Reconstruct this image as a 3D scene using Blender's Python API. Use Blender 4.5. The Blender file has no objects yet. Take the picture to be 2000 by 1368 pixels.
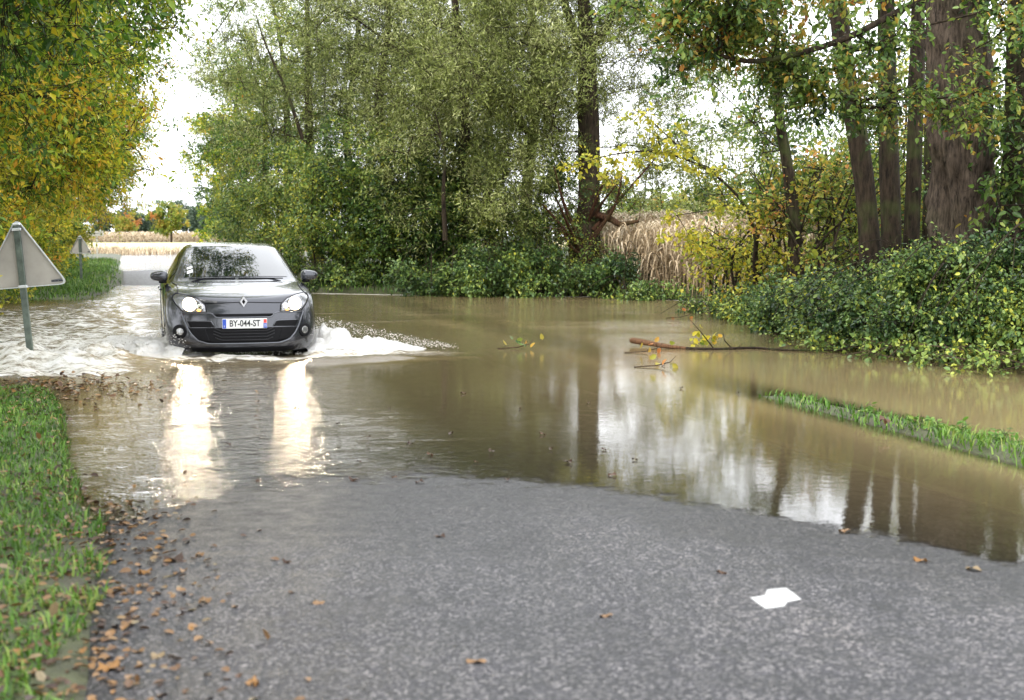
import bpy, math, numpy as np
from mathutils import Vector, Matrix
from mathutils.bvhtree import BVHTree

# ------------------------------------------------------------------ camera, sky, sun, exposure
scene = bpy.context.scene
COL = scene.collection
F_PX, CX, CY, CAM_H = 2777.8, 1000.0, 684.0, 1.46
PITCH = math.atan((684 - 460) / F_PX)
cam_d = bpy.data.cameras.new('camera')
cam = bpy.data.objects.new('camera', cam_d)
COL.objects.link(cam)
cam.location = (0, 0, CAM_H)
cam.rotation_euler = (math.pi / 2 - PITCH, 0, 0)
cam_d.lens, cam_d.sensor_width = 50, 36
cam_d.clip_start, cam_d.clip_end = 0.1, 6000
cam_d.dof.use_dof = True
cam_d.dof.focus_distance = 17.5
cam_d.dof.aperture_fstop = 3.2
scene.camera = cam

SUN_EL, SUN_AZ = math.radians(48), math.radians(200)      # soft sun behind thin cloud, over the left shoulder
world = bpy.data.worlds.new('World')
scene.world = world
world.use_nodes = True
wn, wl = world.node_tree.nodes, world.node_tree.links
wn.clear()
sky = wn.new('ShaderNodeTexSky')
sky.sky_type = 'NISHITA'
sky.sun_disc = False
sky.sun_elevation = SUN_EL
sky.sun_rotation = SUN_AZ
sky.dust_density = 4
cloud = wn.new('ShaderNodeMix'); cloud.data_type = 'RGBA'
cloud.inputs[0].default_value = 0.93
cloud.inputs[7].default_value = (12.0, 12.3, 12.8, 1)      # even cloud cover
wl.new(sky.outputs[0], cloud.inputs[6])
bg = wn.new('ShaderNodeBackground'); bg.inputs[1].default_value = 0.12
wl.new(cloud.outputs[2], bg.inputs[0])
wo = wn.new('ShaderNodeOutputWorld')
wl.new(bg.outputs[0], wo.inputs[0])
sun_d = bpy.data.lights.new('sun', 'SUN')
sun_d.energy, sun_d.angle, sun_d.color = 1.5, math.radians(25), (1, 0.96, 0.9)
sun = bpy.data.objects.new('sun', sun_d)
COL.objects.link(sun)
sd = Vector((math.sin(SUN_AZ) * math.cos(SUN_EL), math.cos(SUN_AZ) * math.cos(SUN_EL), math.sin(SUN_EL)))
sun.rotation_euler = sd.to_track_quat('Z', 'Y').to_euler()
sun.location = (0, -20, 30)
scene.view_settings.view_transform = 'Standard'
scene.view_settings.look = 'None'
scene.view_settings.gamma = 1
scene.view_settings.use_curve_mapping = False
scene.view_settings.exposure = 1.38
cy = scene.cycles
cy.use_denoising = True
cy.max_bounces, cy.diffuse_bounces, cy.glossy_bounces = 6, 3, 3
cy.transmission_bounces, cy.transparent_max_bounces = 4, 8
cy.sample_clamp_indirect = 12
cy.caustics_reflective = cy.caustics_refractive = False

# ------------------------------------------------------------------ helpers
RNG = np.random.default_rng(7)
SP, CP = math.sin(PITCH), math.cos(PITCH)

def ray(x, y):
    a, b = (x - CX) / F_PX, -(y - CY) / F_PX
    return np.array([a, CP + b * SP, -SP + b * CP])

def gp(x, y, z=0.0):                                   # pixel -> point on a level at z
    d = ray(x, y); k = (z - CAM_H) / d[2]
    return np.array([0, 0, CAM_H]) + d * k

def at(x, y, Y):                                       # pixel at a given distance
    d = ray(x, y)
    return np.array([0, 0, CAM_H]) + d * (Y / d[1])

RA = math.atan(0.27)                                   # road heading
DX, DY = -math.sin(RA), math.cos(RA)
NX, NY = math.cos(RA), math.sin(RA)
OX, OY = -2.24, 7.5

def st(X, Y):
    X = np.asarray(X, float) - OX; Y = np.asarray(Y, float) - OY
    return X * DX + Y * DY, X * NX + Y * NY

def xy(s, t):
    s = np.asarray(s, float); t = np.asarray(t, float)
    return OX + s * DX + t * NX, OY + s * DY + t * NY

def smooth(e0, e1, x):
    u = np.clip((np.asarray(x, float) - e0) / (e1 - e0), 0, 1)
    return u * u * (3 - 2 * u)

def vnoise(x, y, seed=0):
    x = np.asarray(x, float); y = np.asarray(y, float)
    xi = np.floor(x).astype(np.int64); yi = np.floor(y).astype(np.int64)
    fx, fy = x - xi, y - yi
    fx = fx * fx * (3 - 2 * fx); fy = fy * fy * (3 - 2 * fy)
    def h(a, b):
        n = (a * 374761393 + b * 668265263 + seed * 974634777) & 0xffffffff
        n = ((n ^ (n >> 13)) * 1274126177) & 0xffffffff
        return ((n ^ (n >> 16)) & 0xffff) / 65535.0
    return (h(xi, yi) * (1 - fx) + h(xi + 1, yi) * fx) * (1 - fy) + (h(xi, yi + 1) * (1 - fx) + h(xi + 1, yi + 1) * fx) * fy

def fbm(x, y, seed=0, o=4):
    r, a = 0, 0.5
    for i in range(o):
        r = r + a * (vnoise(x, y, seed + i) - 0.5); x = x * 2.03 + 11.3; y = y * 2.03 + 5.7; a *= 0.5
    return r

def tag(o, label=None, cat=None, group=None, kind=None):
    if label: o['label'] = label
    if cat: o['category'] = cat
    if group: o['group'] = group
    if kind: o['kind'] = kind
    return o

def empty(name, loc, rz=0.0):
    o = bpy.data.objects.new(name, None)
    COL.objects.link(o)
    o.location = tuple(float(c) for c in loc); o.rotation_euler = (0, 0, rz)
    o.empty_display_size = 0.2
    return o

def link(name, me, parent=None, loc=None):
    o = bpy.data.objects.new(name, me)
    COL.objects.link(o)
    if parent is not None: o.parent = parent
    if loc is not None: o.location = tuple(float(c) for c in loc)
    return o

def mesh_data(name, V, F, mat, smooth_=False, attrs=None):
    """V (n,3); F (m,k) array of one polygon size, or a list of index lists."""
    me = bpy.data.meshes.new(name)
    V = np.asarray(V, np.float32)
    if isinstance(F, np.ndarray) and F.ndim == 2:
        m, k = F.shape
        me.vertices.add(len(V)); me.vertices.foreach_set('co', V.ravel())
        me.loops.add(m * k); me.loops.foreach_set('vertex_index', F.astype(np.int32).ravel())
        me.polygons.add(m)
        me.polygons.foreach_set('loop_start', np.arange(0, m * k, k, dtype=np.int32))
        me.polygons.foreach_set('loop_total', np.full(m, k, np.int32))
    else:
        me.from_pydata([tuple(map(float, v)) for v in V], [], [list(map(int, f)) for f in F])
    if attrs:
        for an, av in attrs.items():
            a = me.attributes.new(an, 'FLOAT', 'POINT'); a.data.foreach_set('value', np.asarray(av, np.float32))
    me.update(calc_edges=True)
    me.validate()
    if smooth_: me.polygons.foreach_set('use_smooth', np.ones(len(me.polygons), bool))
    if mat: me.materials.append(mat)
    return me

def mk(name, V, F, mat, parent=None, smooth_=False, attrs=None, loc=None):
    return link(name, mesh_data(name, V, F, mat, smooth_, attrs), parent, loc)

def grid_faces(nr, nc):
    i = np.arange(nr - 1)[:, None] * nc + np.arange(nc - 1)[None, :]
    i = i.ravel()
    return np.stack([i, i + 1, i + nc + 1, i + nc], 1)

class MB:                                              # collects small shapes into one mesh
    def __init__(s): s.v, s.f = [], []
    def add(s, V, F):
        n = len(s.v); s.v += [tuple(map(float, v)) for v in V]; s.f += [[n + int(i) for i in f] for f in F]; return s
    def box(s, c, d, bev=0.0, M=None):
        x, y, z = d[0] / 2, d[1] / 2, d[2] / 2
        b = min(bev, x * .9, y * .9, z * .9)
        V = []
        for sx in (-1, 1):
            for sy in (-1, 1):
                for sz in (-1, 1):
                    V += [(sx * (x - b), sy * (y - b), sz * z), (sx * (x - b), sy * y, sz * (z - b)), (sx * x, sy * (y - b), sz * (z - b))]
        if b <= 0:
            V = [(sx * x, sy * y, sz * z) for sx in (-1, 1) for sy in (-1, 1) for sz in (-1, 1)]
            F = [(0, 1, 3, 2), (4, 6, 7, 5), (0, 4, 5, 1), (2, 3, 7, 6), (0, 2, 6, 4), (1, 5, 7, 3)]
        else:
            import bmesh
            bm = bmesh.new()
            for v in V: bm.verts.new(v)
            r = bmesh.ops.convex_hull(bm, input=bm.verts)
            bm.verts.index_update()
            V = [v.co.copy() for v in bm.verts]; F = [[v.index for v in f.verts] for f in bm.faces]
            bm.free()
        V = [Vector(v) for v in V]
        if M is not None: V = [M @ v for v in V]
        return s.add([v + Vector([float(q) for q in c]) for v in V], F)
    def tube(s, P, R, k=8, cap=True):
        P = [Vector([float(q) for q in p]) for p in P]
        if not hasattr(R, '__len__'): R = [R] * len(P)
        rings = []
        up = Vector((0, 0, 1))
        for i, p in enumerate(P):
            d = (P[min(i + 1, len(P) - 1)] - P[max(i - 1, 0)]).normalized()
            a = d.cross(up if abs(d.z) < .95 else Vector((1, 0, 0))).normalized(); b = d.cross(a)
            rings.append([p + (a * math.cos(q) + b * math.sin(q)) * R[i] for q in [2 * math.pi * j / k for j in range(k)]])
        V = [v for r in rings for v in r]; F = []
        for i in range(len(P) - 1):
            for j in range(k):
                F.append((i * k + j, i * k + (j + 1) % k, (i + 1) * k + (j + 1) % k, (i + 1) * k + j))
        if cap: F += [list(range(k))[::-1], [(len(P) - 1) * k + j for j in range(k)]]
        return s.add(V, F)
    def build(s, name, mat, parent=None, smooth_=False, loc=None):
        return mk(name, np.array(s.v), s.f, mat, parent, smooth_, None, loc)

# ------------------------------------------------------------------ materials
def nodes(name):
    m = bpy.data.materials.new(name); m.use_nodes = True
    n = m.node_tree.nodes; n.clear()
    return m, n, m.node_tree.links

def ramp(n, pts):
    r = n.new('ShaderNodeValToRGB')
    while len(r.color_ramp.elements) < len(pts): r.color_ramp.elements.new(0.5)
    for e, (p, c) in zip(r.color_ramp.elements, pts):
        e.position = p; e.color = (*c, 1)
    return r

def noise(n, l, scale, detail=4, rough=.55, vec=None):
    t = n.new('ShaderNodeTexNoise'); t.inputs['Scale'].default_value = scale
    t.inputs['Detail'].default_value = detail; t.inputs['Roughness'].default_value = rough
    if vec is not None: l.new(vec, t.inputs['Vector'])
    return t

def obj_coords(n): return n.new('ShaderNodeTexCoord').outputs['Object']

def math_(n, l, op, a, b=None):
    m = n.new('ShaderNodeMath'); m.operation = op
    for i, q in enumerate((a, b)):
        if q is None: continue
        if isinstance(q, (int, float)): m.inputs[i].default_value = q
        else: l.new(q, m.inputs[i])
    return m.outputs[0]

def bump(n, l, h, strength=1.0, dist=1.0):
    b = n.new('ShaderNodeBump'); b.inputs['Strength'].default_value = strength; b.inputs['Distance'].default_value = dist
    l.new(h, b.inputs['Height']); return b.outputs[0]

def principled(name, c, rough=.5, metal=0., spec=.5, var=0.0, scale=8, bmp=0.0, bscale=40, coat=0., ior=None, emit=None, es=0):
    m, n, l = nodes(name)
    p = n.new('ShaderNodeBsdfPrincipled'); o = n.new('ShaderNodeOutputMaterial')
    p.inputs['Roughness'].default_value = rough; p.inputs['Metallic'].default_value = metal
    p.inputs['Specular IOR Level'].default_value = spec; p.inputs['Coat Weight'].default_value = coat
    p.inputs['Coat Roughness'].default_value = .03
    if ior: p.inputs['IOR'].default_value = ior
    v = obj_coords(n)
    t = noise(n, l, scale, 5, .6, v)
    lo = tuple(max(0, q * (1 - var)) for q in c); hi = tuple(min(1, q * (1 + var)) for q in c)
    r = ramp(n, [(.3, lo), (.7, hi)]); l.new(t.outputs[0], r.inputs[0]); l.new(r.outputs[0], p.inputs['Base Color'])
    if bmp:
        t2 = noise(n, l, bscale, 4, .6, v); l.new(bump(n, l, t2.outputs[0], 1, bmp), p.inputs['Normal'])
    if emit:
        p.inputs['Emission Color'].default_value = (*emit, 1); p.inputs['Emission Strength'].default_value = es
    l.new(p.outputs[0], o.inputs[0])
    return m

def leaf_mat(name, cols, trans=.35, rough=.4, spec=.28):
    m, n, l = nodes(name)
    a = n.new('ShaderNodeAttribute'); a.attribute_name = 'v'
    r = ramp(n, [(i / (len(cols) - 1), c) for i, c in enumerate(cols)])
    l.new(a.outputs['Fac'], r.inputs[0])
    p = n.new('ShaderNodeBsdfPrincipled'); p.inputs['Roughness'].default_value = rough; p.inputs['Specular IOR Level'].default_value = spec
    l.new(r.outputs[0], p.inputs['Base Color'])
    t = n.new('ShaderNodeBsdfTranslucent'); l.new(r.outputs[0], t.inputs[0])
    x = n.new('ShaderNodeMixShader'); x.inputs[0].default_value = trans
    l.new(p.outputs[0], x.inputs[1]); l.new(t.outputs[0], x.inputs[2])
    o = n.new('ShaderNodeOutputMaterial'); l.new(x.outputs[0], o.inputs[0])
    return m

def bark_mat(name, c1, c2, moss=.0, vs=6):
    m, n, l = nodes(name)
    v = obj_coords(n)
    mp = n.new('ShaderNodeMapping'); mp.inputs['Scale'].default_value = (vs, vs, vs * .18); l.new(v, mp.inputs[0])
    t = noise(n, l, 3, 6, .7, mp.outputs[0])
    r = ramp(n, [(.33, c1), (.62, c2)]); l.new(t.outputs[0], r.inputs[0])
    t2 = noise(n, l, 1.3, 3, .6, v)
    r2 = ramp(n, [(.52, (0, 0, 0)), (.66, (1, 1, 1))]); l.new(t2.outputs[0], r2.inputs[0])
    mx = n.new('ShaderNodeMix'); mx.data_type = 'RGBA'
    l.new(math_(n, l, 'MULTIPLY', r2.outputs[0], moss), mx.inputs[0])
    l.new(r.outputs[0], mx.inputs[6]); mx.inputs[7].default_value = (.07, .10, .025, 1)
    p = n.new('ShaderNodeBsdfPrincipled'); p.inputs['Roughness'].default_value = .8; p.inputs['Specular IOR Level'].default_value = .12
    l.new(mx.outputs[2], p.inputs['Base Color'])
    l.new(bump(n, l, t.outputs[0], 1, .05), p.inputs['Normal'])
    o = n.new('ShaderNodeOutputMaterial'); l.new(p.outputs[0], o.inputs[0])
    return m

# ------------------------------------------------------------------ the lie of the land (s along the road, t across it, water level 0)
def road_h(s, t):
    z = np.interp(s, [-60, -12, -6, -2.5, 0, 3, 9, 22, 31, 35.5, 38, 50, 52.5, 57, 98, 108, 130],
                  [.7, .17, .09, .036, 0, -.045, -.14, -.15, -.06, 0, .02, .02, 0, -.03, -.04, .03, .2])
    cf = np.interp(s, [0, 20, 30], [1, 1, .25])
    tt = np.clip(t, 0, 5)
    z = z - cf * np.where(tt > 2, .045 * ((tt - 2) / 2) ** 2, .010 * ((2 - tt) / 2) ** 2)
    near = smooth(30, 18, s)
    return z + near * (.012 * fbm(s * .9, t * .9, 3, 3) + .014 * fbm(s * 5, t * 5, 9, 3))

def land_h(s, t):
    s = np.asarray(s, float); t = np.asarray(t, float)
    zr = road_h(s, t)
    # left verge
    vl = np.interp(s, [-12, 4, 6.2, 8, 23, 31, 45], [.16, .07, .0, -.07, -.05, .07, .12])
    left = zr + (vl - zr) * smooth(0.05, -.75, t) + .28 * smooth(-2.4, -4.5, t) * smooth(4, 10, s)
    # right side: ditch and flooded meadow between three banks
    bump_ = np.interp(s, [-12, 0, 2.0, 3.9, 6.0], [.09, .055, .030, .0, -.2]) + .35
    strip = -.35 + bump_ * np.exp(-((t - 5.9) / .42) ** 4)
    edge = zr - .12 * smooth(5, 5.5, t) - .2 * smooth(5.2, 6.4, t)
    ssh = np.interp(t, [4.5, 5, 8, 10.9, 12, 12.9, 14, 40], [29, 28.4, 26.3, 25.0, 23.0, 21.1, 20.6, 20])
    trb = np.interp(s, [-30, 0, 5.8, 9, 14, 19, 21, 24], [10.8, 10.3, 9.9, 9.4, 10.6, 11.9, 13.2, 15])
    def bank(d): return np.clip(d * .22, -.35, .10) + np.clip(d * .05, 0, .35)
    b1 = bank(s - ssh) * smooth(110, 95, s) + np.where(s > 78, -.16, 0) * smooth(78, 84, s) * smooth(104, 99, s) * smooth(18, 14, t)
    right = np.maximum(np.maximum(np.maximum(strip, np.where(t < 6.4, edge, -.35)), b1), bank(t - trb))
    z = np.where(t < .05, left, np.where(t > 5, right, zr))
    far = smooth(100, 130, s)
    z = z * (1 - far) + .06 * far
    return z + .03 * fbm(s * .7, t * .7, 21, 3) * ((t < -.3) | (t > 5.4))

def land_xy(X, Y):
    s, t = st(X, Y); return land_h(s, t)

def axis(parts):
    a = []
    for lo, hi, step in parts: a.append(np.arange(lo, hi - 1e-6, step))
    return np.concatenate(a + [[parts[-1][1]]])

# ground
ss = axis([(-300, -40, 20), (-40, -12, 2), (-12, 34, .2), (34, 115, 1.0), (115, 300, 10), (300, 2400, 70)])
ts = axis([(-1500, -200, 80), (-200, -20, 10), (-20, -8, .8), (-8, 16, .2), (16, 40, 1.2), (40, 200, 8), (200, 1500, 80)])
S, T = np.meshgrid(ss, ts, indexing='ij')
Z = land_h(S, T)
Z = np.where((T > .12) & (T < 4.88) & (S < 109), Z - .06, Z)
X, Y = xy(S, T)
m, n, l = nodes('ground_soil')
v = obj_coords(n)
a1 = noise(n, l, .7, 5, .6, v); a2 = noise(n, l, 14, 5, .7, v)
r1 = ramp(n, [(.35, (.035, .026, .014)), (.5, (.05, .055, .018)), (.68, (.075, .10, .028))]); l.new(a1.outputs[0], r1.inputs[0])
r2 = ramp(n, [(.3, (.45, .45, .45)), (.7, (1.2, 1.2, 1.2))]); l.new(a2.outputs[0], r2.inputs[0])
mx = n.new('ShaderNodeMix'); mx.data_type = 'RGBA'; mx.blend_type = 'MULTIPLY'; mx.inputs[0].default_value = 1
l.new(r1.outputs[0], mx.inputs[6]); l.new(r2.outputs[0], mx.inputs[7])
p = n.new('ShaderNodeBsdfPrincipled'); p.inputs['Roughness'].default_value = .7
l.new(mx.outputs[2], p.inputs['Base Color']); l.new(bump(n, l, a2.outputs[0], 1, .03), p.inputs['Normal'])
o = n.new('ShaderNodeOutputMaterial'); l.new(p.outputs[0], o.inputs[0])
M_SOIL = m
g = mk('ground', np.stack([X.ravel(), Y.ravel(), Z.ravel()], 1), grid_faces(len(ss), len(ts)), M_SOIL, None, True)
tag(g, 'grassy earth verge and banks on both sides of the flooded lane', 'ground', kind='structure')

# road
m, n, l = nodes('wet_asphalt')
v = obj_coords(n)
vo = n.new('ShaderNodeTexVoronoi'); vo.inputs['Scale'].default_value = 105; l.new(v, vo.inputs['Vector'])
vo2 = n.new('ShaderNodeTexVoronoi'); vo2.inputs['Scale'].default_value = 27; l.new(v, vo2.inputs['Vector'])
mpr = n.new('ShaderNodeMapping'); mpr.inputs['Rotation'].default_value = (0, 0, -RA); mpr.inputs['Scale'].default_value = (1.5, .35, 1); l.new(v, mpr.inputs[0])
big = noise(n, l, 1.1, 6, .68, mpr.outputs[0]); fine = noise(n, l, 90, 3, .6, v); mid = noise(n, l, 7, 4, .65, v)
sep = n.new('ShaderNodeSeparateColor'); l.new(vo.outputs['Color'], sep.inputs[0])
r1 = ramp(n, [(.0, (.004, .004, .005)), (.45, (.015, .0145, .017)), (.78, (.042, .040, .046)), (.93, (.15, .14, .138))]); l.new(sep.outputs[0], r1.inputs[0])
r2 = ramp(n, [(.3, (.58, .58, .62)), (.5, (1, 1, 1)), (.72, (1.35, 1.30, 1.24))]); l.new(big.outputs[0], r2.inputs[0])
r3 = ramp(n, [(.35, (.62, .62, .62)), (.65, (1.2, 1.2, 1.2))]); l.new(mid.outputs[0], r3.inputs[0])
mx = n.new('ShaderNodeMix'); mx.data_type = 'RGBA'; mx.blend_type = 'MULTIPLY'; mx.inputs[0].default_value = 1
l.new(r1.outputs[0], mx.inputs[6]); l.new(r2.outputs[0], mx.inputs[7])
mx2 = n.new('ShaderNodeMix'); mx2.data_type = 'RGBA'; mx2.blend_type = 'MULTIPLY'; mx2.inputs[0].default_value = 1
l.new(mx.outputs[2], mx2.inputs[6]); l.new(r3.outputs[0], mx2.inputs[7])
p = n.new('ShaderNodeBsdfPrincipled')
wet = n.new('ShaderNodeAttribute'); wet.attribute_name = 'wet'
mx3 = n.new('ShaderNodeMix'); mx3.data_type = 'RGBA'; l.new(wet.outputs['Fac'], mx3.inputs[0]); l.new(mx2.outputs[2], mx3.inputs[6])
dk = n.new('ShaderNodeMix'); dk.data_type = 'RGBA'; dk.blend_type = 'MULTIPLY'; dk.inputs[0].default_value = 1
l.new(mx2.outputs[2], dk.inputs[6]); dk.inputs[7].default_value = (.5, .49, .46, 1); l.new(dk.outputs[2], mx3.inputs[7])
l.new(mx3.outputs[2], p.inputs['Base Color'])
p.inputs['Specular IOR Level'].default_value = .32
rr = n.new('ShaderNodeMapRange'); rr.inputs[1].default_value = .3; rr.inputs[2].default_value = .7; rr.inputs[3].default_value = .36; rr.inputs[4].default_value = .58
l.new(mid.outputs[0], rr.inputs[0]); l.new(rr.outputs[0], p.inputs['Roughness'])
hgt = math_(n, l, 'ADD', math_(n, l, 'MULTIPLY', vo.outputs['Distance'], -.0032), math_(n, l, 'MULTIPLY', vo2.outputs['Distance'], -.0012))
l.new(bump(n, l, hgt, 1, 1), p.inputs['Normal'])
o = n.new('ShaderNodeOutputMaterial'); l.new(p.outputs[0], o.inputs[0])
M_ROAD = m
rs = axis([(-30, -8, .5), (-8, 16, .08), (16, 36, .3), (36, 109, 1.0)])
rt = np.linspace(0, 5, 64)
S, T = np.meshgrid(rs, rt, indexing='ij')
Te = T.copy()
Te[:, 0] += .10 * fbm(rs * 1.6, rs * 0, 5, 4); Te[:, -1] += .10 * fbm(rs * 1.6, rs * 0 + 3, 6, 4)
Z = road_h(S, T) + .004
Z[:, 0] -= .05; Z[:, -1] -= .05
X, Y = xy(S, Te)
o = mk('road', np.stack([X.ravel(), Y.ravel(), Z.ravel()], 1), grid_faces(len(rs), len(rt)), M_ROAD, None, True, {'wet': smooth(.035, .004, Z + .03 * fbm(S * 2, T * 2, 8, 3)).ravel()})
tag(o, 'wet grey asphalt lane running down into the flood', 'road', kind='structure')

# flood water
WASH_S, WASH_T = 8.2, 0.2
def wash_mask(s, t):                                   # the wave thrown over the left verge by the car
    edge = .35 + .5 * fbm(s * .6, t * .6, 31, 3) - .05 * np.clip(s - 14, 0, 8)
    front = 7.6 + .5 * fbm(t * 1.1, s * 0 + 2, 33, 3) - .28 * np.clip(-t, 0, 3)
    return smooth(edge + .35, edge - .35, t) * smooth(front - .15, front + .3, s) * smooth(27, 20, s) * smooth(-8, -5, t)

def shore_s(t): return np.interp(t, [4.5, 5, 8, 10.9, 12, 12.9, 14, 40], [29, 28.4, 26.3, 25.0, 23.0, 21.1, 20.6, 20])
ss = axis([(-14, -2, .25), (-2, 18, .07), (18, 32, .16), (32, 112, .8)])
ts = axis([(-10, -4, .25), (-4, 4.5, .07), (4.5, 17, .16), (17, 30, 2)])
S, T = np.meshgrid(ss, ts, indexing='ij')
W = wash_mask(S, T)
rip = smooth(3.0, 1.7, T + .15 * (S < 2) + .5 * fbm(S * .5, T * .5, 44, 3)) * smooth(-1.5, 0, S)
rip = np.maximum(rip, .55 * smooth(9, 11, S) * smooth(5.2, 4.2, T) * smooth(35, 30, S))
band = .5 + 1.6 * fbm(S * .55 + T * .12, T * .12, 47, 3)
rip = np.maximum(rip, np.interp(S, [3, 6.5, 11, 20, 28], [.03, .09, .7, 1.1, .9]) * np.clip(band, .2, 1.2) * (T > 2))
rip = rip * smooth(-2, 1.2, S + .4) + .03
# fan of broken water beside the car on the open side
fan = smooth(2.0, 2.4, T) * smooth(4.5, 3.0, T) * np.exp(-((S - (9.25 + .12 * (T - 2.4))) / np.interp(T, [2.3, 4.2], [.75, .22])) ** 2)
fan = np.maximum(fan, np.exp(-((T - 1.46) / 1.15) ** 4) * np.exp(-((S - 9.0) / .38) ** 2))
wakes = smooth(11, 13.5, S) * smooth(30, 20, S) * np.exp(-((T - 1.5) / 1.3) ** 4) * .30
ds = S - shore_s(T)
line = np.exp(-((ds + .55 + .3 * fbm(T * .8, S * .1, 52, 3)) / .5) ** 2) * (T > 4.6) * .85
streak = smooth(.12, .3, fbm(T * .35, S * 3.2, 61, 3)) * smooth(12, 17, S) * (T > 3) * .35
foam = np.clip(np.maximum.reduce([W * np.interp(S, [7, 11, 15, 22], [.95, .84, .70, .60]), fan, wakes, line, streak]), 0, 1)
turb = W * (.085 + .10 * np.exp(-((S - 9.6) / 1.8) ** 2))
Z = turb * (2.4 * fbm(S * 1.3 + T * .5, T * 1.9, 71, 5) + 1.2 * fbm(S * 5 + T * 2, T * 4, 72, 3) + .3) + .02 * rip * fbm(S * 1.6, T * 1.6, 81, 3)
ridge = .07 * np.exp(-((S - 8.1 - .28 * np.abs(T - 1.4)) / .22) ** 2) * smooth(-2.5, -.5, T) * smooth(4.6, 2.6, T) * smooth(.3, 1, np.abs(T - 1.4))
Z = Z + ridge * (1 + 1.5 * fbm(S * 4, T * 4, 91, 3)) + .035 * fan * (1 + 5 * fbm(S * 5, T * 5, 93, 4))
depth = np.clip(-land_h(S, T), 0, 1) * (1 + 2.5 * smooth(.9, .1, T))   # stirred-up silt along the left edge
X, Y = xy(S, T)
m, n, l = nodes('flood_water')
v = obj_coords(n)
def attr(nm):
    a = n.new('ShaderNodeAttribute'); a.attribute_name = nm; return a.outputs['Fac']
aD, aF, aR = attr('depth'), attr('foam'), attr('ripple')
n1 = noise(n, l, 3.2, 3, .5, v); n2 = noise(n, l, 13, 3, .6, v); n3 = noise(n, l, 34, 2, .6, v)
h = math_(n, l, 'ADD', math_(n, l, 'MULTIPLY', n1.outputs[0], .014), math_(n, l, 'MULTIPLY', n2.outputs[0], .0135))
h = math_(n, l, 'ADD', h, math_(n, l, 'MULTIPLY', n3.outputs[0], .0045))
hw = math_(n, l, 'MULTIPLY', h, aR)
mpf = n.new('ShaderNodeMapping'); mpf.inputs['Rotation'].default_value = (0, 0, -RA - .35); mpf.inputs['Scale'].default_value = (.38, 1.15, 1); l.new(v, mpf.inputs[0])
nf = noise(n, l, 8, 6, .72, mpf.outputs[0]); nf2 = noise(n, l, 26, 4, .7, mpf.outputs[0])
hf = math_(n, l, 'MULTIPLY', math_(n, l, 'ADD', math_(n, l, 'MULTIPLY', nf.outputs[0], .11), math_(n, l, 'MULTIPLY', nf2.outputs[0], .022)), aF)
nrm = bump(n, l, math_(n, l, 'ADD', hw, hf), 1, 1)
mud = n.new('ShaderNodeBsdfPrincipled')
nm = noise(n, l, .35, 3, .5, v)
rm = ramp(n, [(.3, (.245, .183, .090)), (.7, (.30, .232, .122))]); l.new(nm.outputs[0], rm.inputs[0])
l.new(rm.outputs[0], mud.inputs['Base Color'])
mud.inputs['Roughness'].default_value = .012; mud.inputs['IOR'].default_value = 1.34
l.new(nrm, mud.inputs['Normal'])
fr = n.new('ShaderNodeFresnel'); fr.inputs[0].default_value = 1.34; l.new(nrm, fr.inputs['Normal'])
gl = n.new('ShaderNodeBsdfGlossy'); gl.inputs['Roughness'].default_value = .012; l.new(nrm, gl.inputs['Normal'])
tr = n.new('ShaderNodeBsdfTransparent'); tr.inputs[0].default_value = (.86, .82, .72, 1)
clear = n.new('ShaderNodeMixShader'); l.new(fr.outputs[0], clear.inputs[0]); l.new(tr.outputs[0], clear.inputs[1]); l.new(gl.outputs[0], clear.inputs[2])
opac = math_(n, l, 'SUBTRACT', 1.0, math_(n, l, 'EXPONENT', math_(n, l, 'MULTIPLY', aD, -3.0)))
wat = n.new('ShaderNodeMixShader'); l.new(opac, wat.inputs[0]); l.new(clear.outputs[0], wat.inputs[1]); l.new(mud.outputs[0], wat.inputs[2])
ns1 = noise(n, l, 70, 3, .7, v); ns2 = noise(n, l, 9, 4, .6, v)
thr = math_(n, l, 'ADD', math_(n, l, 'MULTIPLY', ns1.outputs[0], .016), math_(n, l, 'MULTIPLY', ns2.outputs[0], .020))
cov = math_(n, l, 'MULTIPLY', math_(n, l, 'SUBTRACT', math_(n, l, 'ADD', aD, .006), math_(n, l, 'SUBTRACT', thr, .006)), 180.0)
cvc = n.new('ShaderNodeClamp'); l.new(cov, cvc.inputs[0])
dry = n.new('ShaderNodeBsdfTransparent')
film = n.new('ShaderNodeMixShader'); l.new(cvc.outputs[0], film.inputs[0]); l.new(dry.outputs[0], film.inputs[1]); l.new(wat.outputs[0], film.inputs[2]); wat = film
fo = n.new('ShaderNodeBsdfPrincipled'); fo.inputs['Roughness'].default_value = .35
rf = ramp(n, [(.34, (.34, .30, .21)), (.47, (.60, .57, .49)), (.58, (.80, .79, .75))]); l.new(nf.outputs[0], rf.inputs[0]); l.new(rf.outputs[0], fo.inputs['Base Color'])
l.new(nrm, fo.inputs['Normal'])
fm = math_(n, l, 'ADD', math_(n, l, 'MULTIPLY', aF, 1.35), math_(n, l, 'SUBTRACT', math_(n, l, 'MULTIPLY', nf.outputs[0], 2.6), 2.1))
fm = math_(n, l, 'MULTIPLY', fm, 2.6)
fmc = n.new('ShaderNodeClamp'); l.new(fm, fmc.inputs[0])
fin = n.new('ShaderNodeMixShader'); l.new(fmc.outputs[0], fin.inputs[0]); l.new(wat.outputs[0], fin.inputs[1]); l.new(fo.outputs[0], fin.inputs[2])
o = n.new('ShaderNodeOutputMaterial'); l.new(fin.outputs[0], o.inputs[0])
M_WATER = m
o = mk('flood_water', np.stack([X.ravel(), Y.ravel(), Z.ravel()], 1), grid_faces(len(ss), len(ts)), M_WATER, None, True,
       {'depth': depth.ravel(), 'foam': foam.ravel(), 'ripple': rip.ravel()})
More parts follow.
